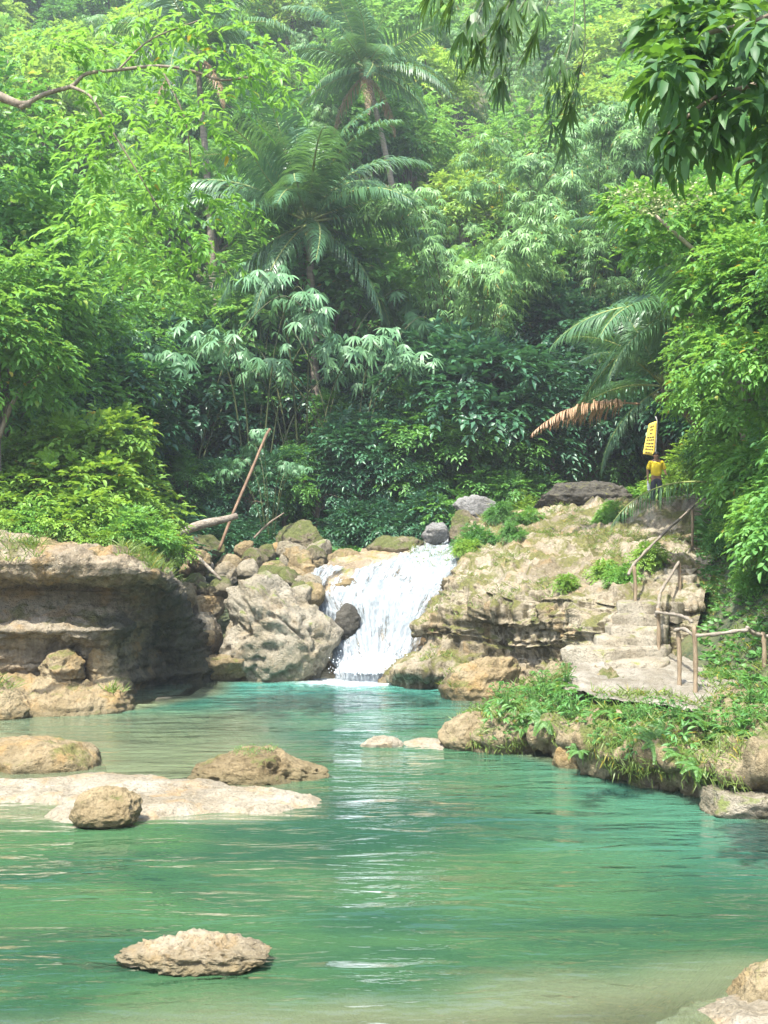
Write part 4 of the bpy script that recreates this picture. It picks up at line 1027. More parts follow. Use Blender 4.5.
# ---- dark understory at the foot of the slope
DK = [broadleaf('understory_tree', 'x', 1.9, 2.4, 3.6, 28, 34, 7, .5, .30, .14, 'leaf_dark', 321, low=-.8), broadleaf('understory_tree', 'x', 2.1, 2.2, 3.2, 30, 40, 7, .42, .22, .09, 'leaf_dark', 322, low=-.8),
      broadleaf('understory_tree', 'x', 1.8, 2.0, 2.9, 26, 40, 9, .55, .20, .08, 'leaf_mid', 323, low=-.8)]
kinds = ['dark broad leaved tree', 'dark fine leaved tree', 'mid green fine leaved tree']
spots = [(-40, 36, 0), (10, 35, 0), (60, 36.5, 1), (110, 35, 0), (150, 39.5, 1), (192, 40, 0), (235, 40.5, 1), (268, 41, 2), (345, 40, 2), (390, 39, 1), (430, 38, 2), (468, 38.5, 0), (505, 39, 2), (545, 40, 1), (585, 41, 2), (625, 41.5, 1), (665, 40, 0),
         (80, 40, 0), (170, 41, 1), (300, 42, 0), (415, 42, 0), (485, 42.5, 1), (560, 44, 0), (640, 45, 0), (20, 40, 1), (140, 35.8, 1), (178, 35.6, 2), (212, 36.2, 1), (250, 36.6, 1), (285, 37.4, 2), (318, 37.8, 1), (356, 37.6, 0), (400, 37.4, 1), (230, 42, 0), (352, 43, 1), (-90, 38, 1), (710, 38, 1), (760, 36, 0)]
near_to = lambda px: ('left of the picture edge' if px < 0 else 'behind the left bush' if px < 130 else 'behind the driftwood log' if px < 215 else 'behind the leaning pole' if px < 290 else 'behind the domed mossy boulder' if px < 350 else
                      'behind the waterfall crest' if px < 440 else 'behind the grey slab' if px < 520 else 'behind the dark terrace boulder' if px < 640 else 'behind the man in yellow')
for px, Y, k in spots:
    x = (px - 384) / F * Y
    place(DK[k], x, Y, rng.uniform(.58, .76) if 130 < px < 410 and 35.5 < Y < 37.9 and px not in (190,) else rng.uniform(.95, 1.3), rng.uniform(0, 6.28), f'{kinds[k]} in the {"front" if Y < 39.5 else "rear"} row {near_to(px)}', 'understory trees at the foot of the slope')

# low fluffy shrubs along the hollow
SH = [shrub('shrub', 'x', 1.3, 1.5, 16, 40, 7, .38, .19, .08, 'leaf_mid', 331), shrub('shrub', 'x', 1.2, 1.3, 16, 46, 7, .30, .14, .065, 'leaf_bush', 332), shrub('shrub', 'x', 1.2, 1.2, 14, 34, 7, .36, .20, .10, 'leaf_lime', 333, tm=T_LEAF),
      shrub('shrub', 'x', 1.3, 1.2, 15, 40, 7, .40, .20, .075, 'leaf_dark', 334)]
for px, Y, k, s in [(345, 36.6, 3, .95), (385, 36.2, 3, 1.1), (425, 35.9, 3, 1.0), (462, 36.5, 0, 1.2), (500, 37.5, 0, 1.1), (530, 38.5, 0, 1.1), (520, 36.4, 1, .45), (560, 39.5, 0, .9), (600, 39.5, 2, .8), (625, 39, 2, .9), (230, 34.5, 3, .8), (200, 33.5, 3, .9), (262, 35.5, 3, .8), (160, 32, 3, 1.0), (120, 33, 3, 1.2), (660, 38.5, 2, 1.0), (575, 41, 2, 1.1), (700, 36, 1, 1.2)]:
    place(SH[k], (px - 384) / F * Y, Y, s, rng.uniform(0, 6.28), f'{["fluffy green", "small bright", "lime leaved", "dark green"][k]} shrub at the forest edge {near_to(px)}', 'shrubs along the forest edge')

# ---- bamboo of the middle distance
GB = bamboo('bamboo_clump', 'great arching feathery bamboo above the outcrop, its tips hanging over the dark hollow', 12.5, 4.4, 16, 34, 5, .46, .055, 'bamboo_leaf', 341, 6)
place(GB, (470 - 384) / F * 41, 41, 1.0, .4)
place(GB, (590 - 384) / F * 46, 46, 1.05, 2.0, 'great greyish bamboo clump behind the dark terrace boulder')
place(GB, (672 - 384) / F * 46, 46, 1.1, 4.0, 'great greyish bamboo clump behind the right palm fronds')
FB = bamboo('fan_bamboo', 'x', 8.6, 4.4, 8, 6, 3, .58, .075, 'fan_leaf', 351, 7, 'fan leaved bamboo below the middle palm', down=.9, twig=1.0, smin=.62)
for px, Y, s, a, lb in [(180, 37.6, 1.0, .3, 'fan leaved bamboo with whitish drooping hands left of the leaning pole'), (255, 38, 1.04, 1.9, 'fan leaved bamboo with drooping hands directly below the middle palm'),
                        (350, 38.4, 1.0, 3.1, 'fan leaved bamboo with drooping hands right of the middle palm'), (110, 37.4, .85, 4.4, 'low dark fan leaved bamboo behind the left bush'), (270, 35, .45, 5.0, 'short fan leaved bamboo behind the tip of the leaning pole'), (305, 38.8, 1.1, .9, 'tall fan leaved bamboo hiding the trunk of the middle palm')]:
    place(FB, (px - 384) / F * Y, Y, s, a, lb)

# ---- palms
def gpt(px, Y): x = (px - 384) / F * Y; return (x, Y, float(height(x, Y)))
palm('coconut palm in the middle with a full crown of arching fronds', at(308, 224, 40), gpt(318, 40.5), 1.28, 38, 1, 3, .5)
palm('tall coconut palm at the top edge with a curved leaning trunk', at(366, 70, 51), gpt(408, 53), 1.05, 24, 3, 4, 1.4)
palm('coconut palm half hidden behind the lime leaved tree at the upper left', at(196, 50, 48), gpt(215, 49), 1.15, 24, 2, 5, 2.2)
palm('coconut palm at the right whose long fronds arch over the terrace', at(692, 312, 28), gpt(750, 29.5), .92, 24, 0, 6, .9)
lp = palm('low young palm with a dry brown frond behind the yellow banner', at(662, 388, 31), gpt(728, 32), .80, 13, 0, 8, 1.9)
o = mesh_obj('dry_frond', frond_mesh('dry_frond', 3.3, R(4), R(48), 70, .75, 16, [M['palm_dry'], M['palm_dry']], .8, .03), lp); o.location = at(640, 404, 30) - np.array(lp.location); o.rotation_euler = (.3, 0, R(188)); o['label'] = 'dry rust brown frond'
# ---- trees of the left side
LT = [broadleaf('broadleaf_tree', 'x', 1.8, 2.4, 4.4, 34, 40, 7, .42, .20, .10, 'leaf_lime', 361, tm=T_LEAF, low=-.8), broadleaf('broadleaf_tree', 'x', 2.0, 2.4, 4.6, 34, 42, 7, .40, .17, .08, 'leaf_mid', 362, low=-.8)]
for px, Y, k, s, lb in [(-6, 25, 0, 1.0, 'bright lime tree at the left edge above the ledge bush'), (20, 31, 1, 1.5, 'fine leaved tree behind the lime tree at the left edge'), (-60, 27, 1, 1.5, 'fine leaved tree just outside the left edge'),
                        (25, 35, 0, 1.75, 'large lime tree rising at the upper left corner'), (-50, 29, 0, 1.5, 'tall lime tree at the left edge behind the ledge bushes'), (8, 30, 0, 1.25, 'rounded lime tree at the left edge just above the ledge bushes'), (62, 34, 1, 1.3, 'fine leaved tree right of the rounded lime tree'), (115, 41, 1, 1.6, 'green tree behind the pinnate leaved tree'), (60, 45, 0, 1.6, 'light green tree high behind the left edge trees')]:
    place(LT[k], (px - 384) / F * Y, Y, s, rng.uniform(0, 6.28), lb, 'trees of the left slope')

def px_clumps(lst, Y, seed, jitter=1.0):
    r = np.random.default_rng(seed)
    return [(at(x, y, Y + r.uniform(-jitter, jitter)), s) for x, y, s in lst]

# pinnate leaved tree whose branch reaches in from the left
PT = empty('pinnate_tree', (-9.2, 18.5, float(height(-9.2, 18.5)))); tag(PT, 'lime green tree with long drooping compound leaves and a bare brown branch', 'tree')
cl = px_clumps([(88, 58, .45), (130, 28, .5), (165, 15, .4), (205, 22, .55), (245, 48, .45), (268, 72, .35), (160, 85, .55), (120, 120, .45), (185, 120, .6), (222, 92, .45), (150, 160, .55), (98, 165, .4), (190, 175, .55),
                (212, 208, .45), (160, 215, .5), (128, 240, .4), (196, 240, .4), (72, 108, .35), (150, 268, .3), (100, 215, .35), (60, 40, .35)], 17.6, 5, .9)
mb = MB(); r_ = np.random.default_rng(12)
for c, s in cl:
    n = 11
    a = r_.uniform(0, 6.28, n); d = unit(np.stack([np.cos(a), np.sin(a), r_.uniform(-.55, .25, n)], 1))
    base = c + r_.normal(0, .22, (n, 3)) * s / .45
    P, D, N = sprig(r_, base, d, .75 * r_.uniform(.8, 1.2, n), 15, .45, .85)
    leaves(mb, T_LEAF, P, D, N,   .20 * r_.uniform(.7, 1.15, len(P)), .07 * r_.uniform(.8, 1.2, len(P)))
o = under(mb.obj('crown', [M['leaf_lime']]), PT)
mb = MB()
v, f = tube(cr(np.array([np.array(PT.location) - [0, 0, .5], np.array(PT.location) + [.3, 0, 4.5], at(-40, 128, 17.8), at(30, 104, 17.6)]), 20), np.linspace(.20, .055, 20), 9); mb.add(v, f)
for ctrl, r0 in [([(20, 108, 17.6), (45, 94, 17.6), (72, 86, 17.6), (86, 74, 17.6), (118, 70, 17.6)], .075), ([(118, 70, 17.6), (160, 66, 17.6), (196, 72, 17.5), (220, 80, 17.4), (252, 77, 17.4)], .05), ([(70, 86, 17.6), (90, 96, 17.4), (104, 118, 17.3)], .05),
                 ([(104, 118, 17.3), (130, 160, 17.4), (160, 210, 17.6)], .03), ([(118, 70, 17.6), (150, 40, 17.8), (200, 20, 17.8)], .03), ([(160, 66, 17.6), (185, 120, 17.6), (192, 180, 17.7)], .03)]:
    q = cr(np.array([at(*c) for c in ctrl]), 18); v, f = tube(q, np.linspace(r0, r0 * .6, 18) * .58 * (1 + .12 * fbm(q * 5, 2, 8)), 8); mb.add(v, f)
under(mb.obj('trunk', [M['bark']]), PT)

# bright bush and creepers on the ledge
LB = [shrub('ledge_bush', 'x', 1.15, 1.5, 24, 80, 7, .27, .115, .065, 'leaf_bush', 371, tm=T_LEAF), shrub('ledge_bush', 'x', 1.0, .8, 18, 70, 7, .25, .105, .06, 'leaf_lime', 372, tm=T_LEAF), shrub('ledge_bush', 'x', .9, .6, 16, 46, 7, .24, .11, .06, 'leaf_bush', 373, tm=T_LEAF)]
for px, Y, k, s, lb in [(88, 26.4, 0, 1.75, 'large rounded lime bush on top of the layered ledge'), (36, 26.8, 0, 1.3, 'second rounded bush left of the large one on the ledge'), (-8, 25.6, 0, 1.2, 'bush at the left edge on top of the ledge'),
                        (130, 26.0, 0, .7, 'smaller bush at the right shoulder of the large ledge bush'), (138, 25.2, 1, .75, 'leafy creeper hanging over the right end of the ledge'), (120, 24.6, 1, .8, 'low bright plant on the ledge edge left of the hanging creeper'),
                        (75, 24.4, 2, 1.0, 'low creeper mat in front of the large ledge bush'), (40, 24.4, 1, .7, 'yellow green plant mound on the left top of the ledge'), (10, 24.2, 2, .8, 'small creeper at the left end of the ledge top'), (158, 26.8, 2, .8, 'creeper mat above the thin pale pole'), (105, 24.0, 2, .7, 'small leafy mat at the lip of the ledge')]:
    place(LB[k], (px - 384) / F * Y, Y, s, rng.uniform(0, 6.28), lb, 'bushes on the left ledge')

# ---- right bank
RB = [shrub('bank_shrub', 'x', 1.1, 1.2, 20, 60, 7, .29, .125, .07, 'leaf_lime', 381, tm=T_LEAF), shrub('bank_shrub', 'x', 1.1, 1.2, 20, 60, 7, .29, .12, .06, 'leaf_mid', 382, tm=T_LEAF), shrub('bank_shrub', 'x', 1.0, 1.0, 18, 46, 7, .26, .12, .065, 'leaf_bush', 383, tm=T_LEAF)]
kn = ['lime leaved shrub', 'mid green shrub', 'yellow green shrub']
r_ = np.random.default_rng(31)
for i in range(74):
    y = r_.uniform(16, 35); x = float(ip(y, *XP)) + .25 + abs(r_.normal(0, 2.2)) + .03 * (y - 15) + (1.1 if y < 18.4 else 0)
    k = int(r_.choice(3, p=[.42, .30, .28] if y > 20 else [.15, .60, .25])); px, py = pix((x, y, height(x, y) + 1))
    wh = 'beside the gravel path' if y < 18.5 else 'beside the stairs' if y < 24 else 'beside the upper handrail' if y < 29 else 'behind the man in yellow'
    wl = 'low' if x - ip(y, *XP) < 1.3 else 'halfway up the right bank' if x - ip(y, *XP) < 3 else 'high on the right bank'
    s_ = r_.uniform(.8, 1.45) if wl != 'low' else r_.uniform(.45, .75)
    place(RB[k], x + (.35 * s_ if wl == 'low' else 0), y, s_, r_.uniform(0, 6.28), f'{kn[k]} {wl}, {wh}', 'shrubs of the right bank', float(height(x, y)))
RT = [broadleaf('bank_tree', 'x', 1.7, 1.9, 3.9, 36, 66, 7, .32, .14, .07, 'leaf_lime', 391, tm=T_LEAF, low=-.8, bark='bark_pale'), broadleaf('bank_tree', 'x', 1.7, 1.9, 4.0, 36, 66, 7, .32, .14, .07, 'leaf_mid', 392, tm=T_LEAF, low=-.8, bark='bark_pale')]
for x, y, k, s, lb in [(7.6, 20.5, 0, 1.05, 'lime leaved tree over the stairs at the right edge'), (9.3, 24, 1, 1.25, 'green tree on the right bank behind the lime leaved tree'), (8.3, 17.2, 1, 1.1, 'green tree at the right edge above the gravel path'),
                       (10.8, 29, 0, 1.4, 'lime leaved tree on the right bank behind the palm'), (12.5, 34, 1, 1.6, 'tall green tree at the far right of the terrace'), (14, 40, 0, 1.8, 'light green tree on the slope behind the right bank'), (9.6, 20, 0, 1.35, 'tall lime leaved tree at the right edge'), (11.5, 37, 1, 1.3, 'green tree behind the man and the palm'), (8.5, 25.6, 0, .95, 'lime leaved tree in front of the right palm trunk')]:
    place(RT[k], x, y, s, r_.uniform(0, 6.28), lb, 'trees of the right bank')
# tree with a cream flowering top
FT = empty('flowering_tree', (8.2, 22.6, float(height(8.2, 22.6)))); tag(FT, 'tree with a cream flowering crown top reaching out over the right palm', 'tree')
cl = px_clumps([(632, 205, .4), (655, 215, .55), (690, 212, .55), (725, 215, .6), (650, 245, .4), (680, 250, .5), (715, 255, .6), (745, 235, .6), (740, 285, .6), (700, 290, .4), (760, 265, .6), (765, 310, .6)], 21.5, 9, .8)
under(mesh_obj('crown', crown_mesh('crown', cl, 62, 7, .34, .19, .10, [M['leaf_lime']], 17, T_LEAF)), FT)
r2 = np.random.default_rng(6); mb = MB()
for c in [at(650, 200, 21.2), at(672, 194, 21.4), at(690, 196, 21.6), at(634, 196, 21.2), at(660, 208, 20.9)]:
    n = 150; P = c + r2.normal(0, 1, (n, 3)) * np.array([.30, .3, .10]); leaves(mb, T_SIMPLE, P, rand_dirs(r2, n), rand_dirs(r2, n), .07, .05)
under(mb.obj('blossom', [M['flower_head']]), FT)['kind'] = 'stuff'
mb = MB(); b0 = np.array(FT.location)
for e in [cl[1][0], cl[5][0], cl[6][0], cl[8][0]]:
    v, f = tube(cr(np.array([b0 - [0, 0, .5], b0 + [0, -.2, 2.5], (b0 + e) / 2 + [.3, 0, 1.6], e]), 16), np.linspace(.13, .03, 16), 7); mb.add(v, f)
under(mb.obj('trunk', [M['bark_pale']]), FT)

# ---- overhanging big leaves at the top right, close to the camera
OB = empty('overhanging_tree', (5.6, 7.6, float(height(5.6, 7.6)))); tag(OB, 'large glossy dark leaves overhanging from the top right corner', 'tree')
cl = px_clumps([(668, 34, .12), (700, 14, .17), (738, 22, .2), (765, 15, .2), (684, 62, .13), (718, 62, .17), (752, 70, .2), (662, 66, .07), (716, 112, .16), (748, 120, .2), (782, 110, .2), (690, 132, .10), (790, 60, .25), (800, 150, .25)], 8.0, 21, .5)
under(mesh_obj('crown', crown_mesh('crown', cl, 20, 5, .19, .205, .085, [M['leaf_big']], 27, T_LEAF, droop=.7, spread=.7, zmin=-.8)), OB)
mb = MB(); b0 = np.array(OB.location)
limb = cr(np.array([b0 - [0, 0, .4], b0 + [.2, .2, 2.6], b0 + [0, .3, 5.0], at(820, -10, 8)]), 18); v, f = tube(limb, np.linspace(.16, .06, 18), 9); mb.add(v, f)
for ctrl in [[(820, -10, 8), (760, 20, 8), (700, 35, 8), (655, 50, 8)], [(830, 60, 8), (770, 80, 8), (710, 100, 8), (668, 134, 8)], [(840, 150, 8), (790, 150, 8), (740, 165, 8)], [(820, -10, 8), (835, 60, 8), (840, 150, 8.1), (800, 210, 8.1), (768, 222, 8)]]:
    q = cr(np.array([at(*c) for c in ctrl]), 14); v, f = tube(q, np.linspace(.028, .01, 14), 6); mb.add(v, f)
under(mb.obj('trunk', [M['bark']]), OB)

# ---- bamboo sprays hanging in at the top
HB = empty('hanging_bamboo', (1.6, 10.6, 7.9)); tag(HB, 'bamboo sprays with long narrow leaves hanging in from the top edge', 'bamboo')
mb = MB(); mt = MB(); r3 = np.random.default_rng(44)
tw = [[(560, -120, 10.5), (515, -60, 10), (480, 10, 9.8), (468, 44, 9.7)], [(560, -120, 10.5), (525, -40, 10), (505, 15, 9.7), (490, 42, 9.6)], [(570, -110, 10.5), (560, -30, 10.2), (532, 40, 10), (506, 76, 9.9)],
      [(570, -110, 10.5), (575, 0, 10.4), (566, 60, 10.3), (548, 84, 10.2)], [(575, -110, 10.5), (585, 30, 10.6), (574, 90, 10.6), (556, 118, 10.5)], [(570, -110, 10.5), (510, -50, 9.5), (455, -20, 9.2), (440, 6, 9.2)], [(570, -110, 10.5), (545, -40, 9.8), (525, 0, 9.7), (512, 20, 9.6)]]
for ctrl in tw:
    q = cr(np.array([at(*c) for c in ctrl]), 16); v, f = tube(q, np.linspace(.010, .003, 16), 5); mt.add(v, f)
    idx = [6, 8, 9, 10, 11, 12, 13, 14, 14, 15, 15]; n_i = len(idx); P = q[idx] + r3.normal(0, .07, (n_i, 3)); d = unit(np.stack([r3.normal(-.35, .3, n_i), r3.normal(0, .3, n_i), np.full(n_i, -.7)], 1))
    fans(r3, P, d, 7, .34, .030, mb, spreadang=.6)
v, f = tube(cr(np.array([at(560, -120, 10.5), at(700, -260, 11.5), np.array([6.2, 12.5, 6.0]), np.array([6.6, 12.6, .6])]), 24), np.linspace(.02, .06, 24), 7); mt.add(v, f)
under(mb.obj('foliage', [M['hang_leaf']]), HB); under(mt.obj('culm', [M['culm']]), HB)

# ---- small plants of the near right bank
def fern(seed, label):
    r = np.random.default_rng(seed); mb = MB()
    for i in range(11):
        a = i * 2.4 + r.uniform(-.3, .3); L = r.uniform(.35, .6); e = r.uniform(.5, 1.1)
        t = np.linspace(0, 1, 12); rr = L * t * math.cos(e * .6); z = L * (math.sin(e) * t - .75 * t * t * math.sin(e) - .15 * t * t)
        pts = np.stack([rr * math.cos(a), rr * math.sin(a), z], 1); v, f = tube(pts, np.linspace(.006, .002, 12), 4); mb.add(v, f)
        s = np.linspace(.15, 1, 15); P = np.stack([np.interp(s, t, pts[:, k]) for k in range(3)], 1); tan = unit(np.gradient(P, axis=0)); sd_ = np.array([-math.sin(a), math.cos(a), 0])
        for sg in (1, -1):
            leaves(mb, T_SIMPLE, P, tan * .5 + sd_ * sg + np.array([0, 0, -.2]), np.tile([0, 0, 1.], (15, 1)) + r.normal(0, .15, (15, 3)), .17 * L / .5 * (1.05 - .8 * s), .045)
    o = mb.obj('fern', [M['fern_leaf']]); return tag(o, label, 'fern', 'ferns of the right bank')
def herb(seed, label, L, W, mat, n=14):
    r = np.random.default_rng(seed); root = empty('leafy_plant'); tag(root, label, 'plant', 'leafy plants of the right bank'); mb = MB(); ms = MB()
    for i in range(n):
        a = r.uniform(0, 6.28); h = r.uniform(.15, .6); o = r.uniform(.05, .30); e = np.array([o * math.cos(a), o * math.sin(a), h])
        v, f = tube(cr(np.array([[0, 0, -.05], [e[0] * .4, e[1] * .4, h * .6], e]), 6), .006, 4); ms.add(v, f)
        k = 4; aa = a + r.normal(0, .9, k); d = unit(np.stack([np.cos(aa), np.sin(aa), r.uniform(-.4, .5, k)], 1)); leaves(mb, T_LEAF, np.tile(e, (k, 1)), d, np.tile([0, 0, 1.], (k, 1)) + r.normal(0, .3, (k, 3)), L * r.uniform(.7, 1.1, k), W * r.uniform(.8, 1.1, k))
    mb.obj('foliage', [M[mat]], root); ms.obj('stem', [M['fern_leaf']], root); return root
FE = [fern(401, 'x'), fern(402, 'x')]
HE = [herb(411, 'x', .13, .05, 'fern_leaf', 18), herb(412, 'x', .09, .045, 'leaf_mid', 26), herb(413, 'x', .20, .065, 'leaf_mid', 10)]
r4 = np.random.default_rng(91)
fl_ = {0: 'fern', 1: 'broad arching fern'}; hl = {0: 'narrow leaved green plant', 1: 'small leaved bushy plant', 2: 'long leaved dark plant'}
n_ = 0
while n_ < 135:
    y = r4.uniform(13.6, 19.2); x = r4.uniform(1.2, 6.6)
    px, py = pix((x, y, .7))
    xr_ = float(ip(y, *RIGHT)); xp_ = float(ip(y, *XP)); f_ = (x - xr_) / max(.3, xp_ - xr_)
    if f_ < -.25 or f_ > 1.0 or px > 800 or (f_ > .25 and r4.random() < .5): continue
    z, nn = drop(x, y, 6)
    if z < .08: continue
    if 568 < px < 712 and 630 < pix((x, y, z))[1] < 706: continue          # keep the gravel clear
    if 648 < px < 740 and 676 < pix((x, y, z))[1] < 708: continue
    if px < 565 and f_ > .3 and r4.random() < .7: continue
    n_ += 1
    wp = 'at the tip of the bank' if px < 540 else 'above the angular tan rock' if px < 610 else 'below the gravel path' if px < 700 else 'at the right edge of the bank'
    wt = 'hanging over the water' if f_ < .3 else 'halfway up' if f_ < .6 else 'by the path'
    if r4.random() < .45:
        k = int(r4.integers(2)); place(FE[k], x, y, r4.uniform(.45, .85), r4.uniform(0, 6.28), f'{fl_[k]} {wt} {wp}', 'ferns of the right bank', z)
    else:
        k = int(r4.choice(3, p=[.4, .4, .2])) if px < 640 else int(r4.choice(3, p=[.3, .3, .4])); place(HE[k], x, y, r4.uniform(.35, .75), r4.uniform(0, 6.28), f'{hl[k]} {wt} {wp}', 'leafy plants of the right bank', z)

# hanging plants along the lip of the bank
NUb, NVb = bank_g.shape[:2]
for i in range(30):
    u = r4.uniform(.04, .92); v_ = r4.uniform(.34, .58); p = bank_g[int(u * (NUb - 1)), int(v_ * (NVb - 1))]
    px, py = pix(p)
    if px > 800 or (px < 520 and r4.random() < .5): continue
    wp = 'at the tip of the bank' if px < 540 else 'above the angular tan rock' if px < 610 else 'below the gravel path' if px < 700 else 'at the right edge of the bank'
    if r4.random() < .6:
        k = int(r4.integers(2)); o = place(FE[k], p[0], p[1] - .05, r4.uniform(.4, .7), r4.uniform(0, 6.28), f'{fl_[k]} drooping over the lip {wp}', 'ferns of the right bank', float(p[2])); o.rotation_euler.x = r4.uniform(.3, .8); o.rotation_euler.z = r4.uniform(-.6, .6)
    else:
        k = int(r4.choice(3)); o = place(HE[k], p[0], p[1] - .03, r4.uniform(.35, .65), r4.uniform(-.6, .6), f'{hl[k]} drooping over the lip {wp}', 'leafy plants of the right bank', float(p[2])); o.rotation_euler.x = r4.uniform(.3, .8)

# ---- grass and low ground cover (uncountable)
def cover(name, label, pts_, tm, L, W, mat, seed, per=7, upright=.8):
    r = np.random.default_rng(seed); mb = MB(); P = np.repeat(np.asarray(pts_), per, 0); n = len(P)
    P = P + r.normal(0, .045, (n, 3)) * np.array([1, 1, .1]); a = r.uniform(0, 6.28, n); D = np.stack([np.cos(a), np.sin(a), r.uniform(upright * .4, upright * 1.8, n)], 1)
    leaves(mb, tm, P, D, rand_dirs(r, n, .2), L * r.uniform(.5, 1.3, n), W * r.uniform(.7, 1.3, n))
    o = mb.obj(name, [M[mat]]); return tag(o, label, 'ground cover', kind='stuff')
r5 = np.random.default_rng(55); P = []
while len(P) < 2600:
    y = r5.uniform(13.5, 34); x = r5.uniform(.8, 9)
    if fbm(np.array([[x * .9, y * .9, 3.]]), 3, 8)[0] < (-.12 if y < 19.5 else .10): continue
    z, nn = drop(x, y, 9)
    if nn.z < .45 or z < .15: continue
    px, py = pix((x, y, z))
    if 575 < px < 705 and 560 < py < 692 and not (px < 596 and py < 640): continue
    P.append((x, y, z))
cover('grass', 'short yellow green grass on the outcrop and the right bank', P, T_BLADE, .17, .014, 'grass', 3)
for px, py, Y, k, s_, lb in [(478, 548, 30.5, 1, .55, 'dark shrub on the outcrop right of the fall crest'), (468, 560, 29.6, 2, .35, 'small shrub at the edge of the outcrop beside the fall'), (500, 524, 33, 1, .45, 'low shrub on the upper rim of the outcrop'), (530, 522, 33, 0, .35, 'lime tuft high on the middle of the outcrop'),
                             (512, 548, 30, 1, .35, 'round dark shrub in the middle of the outcrop slope'), (612, 522, 32, 0, .45, 'bright tuft on the outcrop right of the terrace boulder'), (604, 584, 24.5, 2, .42, 'yellow green shrub on the outcrop left of the first handrail post'), (622, 594, 22.9, 0, .35, 'lime tuft at the foot of the first handrail post'),
                             (566, 596, 23.8, 2, .30, 'shrub on the lip of the fluted outcrop wall'), (520, 499, 36, 2, .5, 'round bright shrub between the grey slab and the terrace boulder'), (648, 560, 25.5, 2, .5, 'yellow green shrub between the two handrails')]:
    p_ = at(px, py, Y); place(RB[k], p_[0], p_[1], s_, px, lb, 'shrubs of the outcrop')
P = []
while len(P) < 900:
    y = r5.uniform(14, 20); x = r5.uniform(1.0, 6.5)
    z, nn = drop(x, y, 9)
    if z < .1: continue
    px, py = pix((x, y, z))
    if 560 < px < 710 and 640 < py < 708: continue
    if fbm(np.array([[x * 1.3, y * 1.3, 7.]]), 3, 18)[0] < .02: continue
    P.append((x, y, z))
cover('ground_cover', 'low leafy ground cover along the right bank', P, T_LEAF, .075, .04, 'fern_leaf', 4, 6, .35)
P = []
while len(P) < 2600:
    y = r5.uniform(15.8, 30); x = float(ip(y, *XP)) + r5.uniform(-.1, 4.0); z, nn = drop(x, y, 14); P.append((x, y, z))
cover('ground_cover', 'leafy creepers covering the slope beside the stairs and path', P, T_LEAF, .13, .07, 'leaf_mid', 14, 6, .4)
P = []
while len(P) < 900:
    y = r5.uniform(20.2, 25.5); x = r5.uniform(-9.5, -4.6); z, nn = drop(x, y, 9)
    if z < .3 or nn.z < .4 or (fbm(np.array([[x, y, 1.]]), 3, 4)[0] < 0.05): continue
    P.append((x, y, z))
cover('grass', 'tufts of grass and weeds along the ledge and shore at the left', P[:520], T_BLADE, .30, .018, 'grass', 5)
P = []
while len(P) < 16000:
    y = r5.uniform(27, 60); x = r5.uniform(-24, 24)
    if y < 33 and -6 < x < 8: continue
    z = float(height(x, y)); P.append((x, y, z))
cover('undergrowth', 'leafy undergrowth covering the forest floor', P, T_SIMPLE, .38, .17, 'leaf_mid', 6, 4, .5)
P = []
r7 = np.random.default_rng(66)
while len(P) < 800:
    u = r7.uniform(0, .95); v_ = r7.uniform(.30, .62); p = bank_g[int(u * (NUb - 1)), int(v_ * (NVb - 1))]
    if fbm(np.array([p * 1.6]), 3, 28)[0] < .06: continue
    P.append(p)
n = len(P) * 6; Pn = np.repeat(np.array(P), 6, 0) + r7.normal(0, .05, (n, 3)); a_ = r7.uniform(-2.6, -.5, n)
mb = MB(); leaves(mb, T_BLADE, Pn, np.stack([np.cos(a_) * .5, np.sin(a_) * .6, r7.uniform(-.9, .35, n)], 1), rand_dirs(r7, n, .2),   .13 * r7.uniform(.5, 1.4, n), .011 * r7.uniform(.7, 1.4, n))
tag(mb.obj('hanging_grass', [M['grass']]), 'grass and weeds hanging from the lip of the right bank', 'ground cover', kind='stuff')
# moss and weeds on the pitted rock
mossrock = [o for o in COL.objects if o.get('label', '').startswith('wide brown pitted')][0]
me_ = mossrock.data; P = []
for p in me_.polygons:
    c = p.center
    if p.normal.z > .55 and c.z > .36 and c.x < .35 and r5.random() < .16: P.append(tuple(c + mossrock.location))
if P:
    o = cover('moss', 'tuft', P, T_BLADE, .045, .006, 'fern_leaf', 9, 5, 1.0); o.parent = mossrock; o.location = -mossrock.location
    for k in ('label', 'category'): del o[k]
# ------------------------------------------------------------------ dry hanging frond by the upper handrail, and the one in front of the man
o = mesh_obj('fallen_frond', frond_mesh('fallen_frond', 2.6, R(2), R(62), 34, .70, 14, PM, 2.6, .012)); o.location = at(706, 482, 25.5); o.rotation_euler = (0, 0, R(186)); tag(o, 'grey green palm frond hanging across the path in front of the man', 'palm frond')

# ------------------------------------------------------------------ yellow banner
Yb = 35.0
a, b, c_, d_ = [at(x, y, Yb) for x, y in ((643, 454), (654.5, 456), (656.5, 421), (649, 424))]
fb = empty('feather_banner', (float(a[0]) + .25, Yb, drop(float(a[0]) + .25, Yb, 9)[0])); tag(fb, 'tall narrow yellow banner with dark lines of writing behind the man', 'banner')
g = np.zeros((14, 5, 3))
for i in range(14):
    for j in range(5):
        u = j / 4; v_ = i / 13; g[i, j] = (a * (1 - u) + b * u) * (1 - v_) + (d_ * (1 - u) + c_ * u) * v_ + np.array([0, .04 * math.sin(3 * v_ + 2 * u), 0])
idx = np.arange(70).reshape(14, 5); qd = np.stack([idx[:-1, :-1], idx[:-1, 1:], idx[1:, 1:], idx[1:, :-1]], -1).reshape(-1, 4)
M['yellow_cloth'] = plain_mat('yellow_cloth', (0.72, 0.50, 0.06), (0.80, 0.60, 0.12), 3, .7, .1)
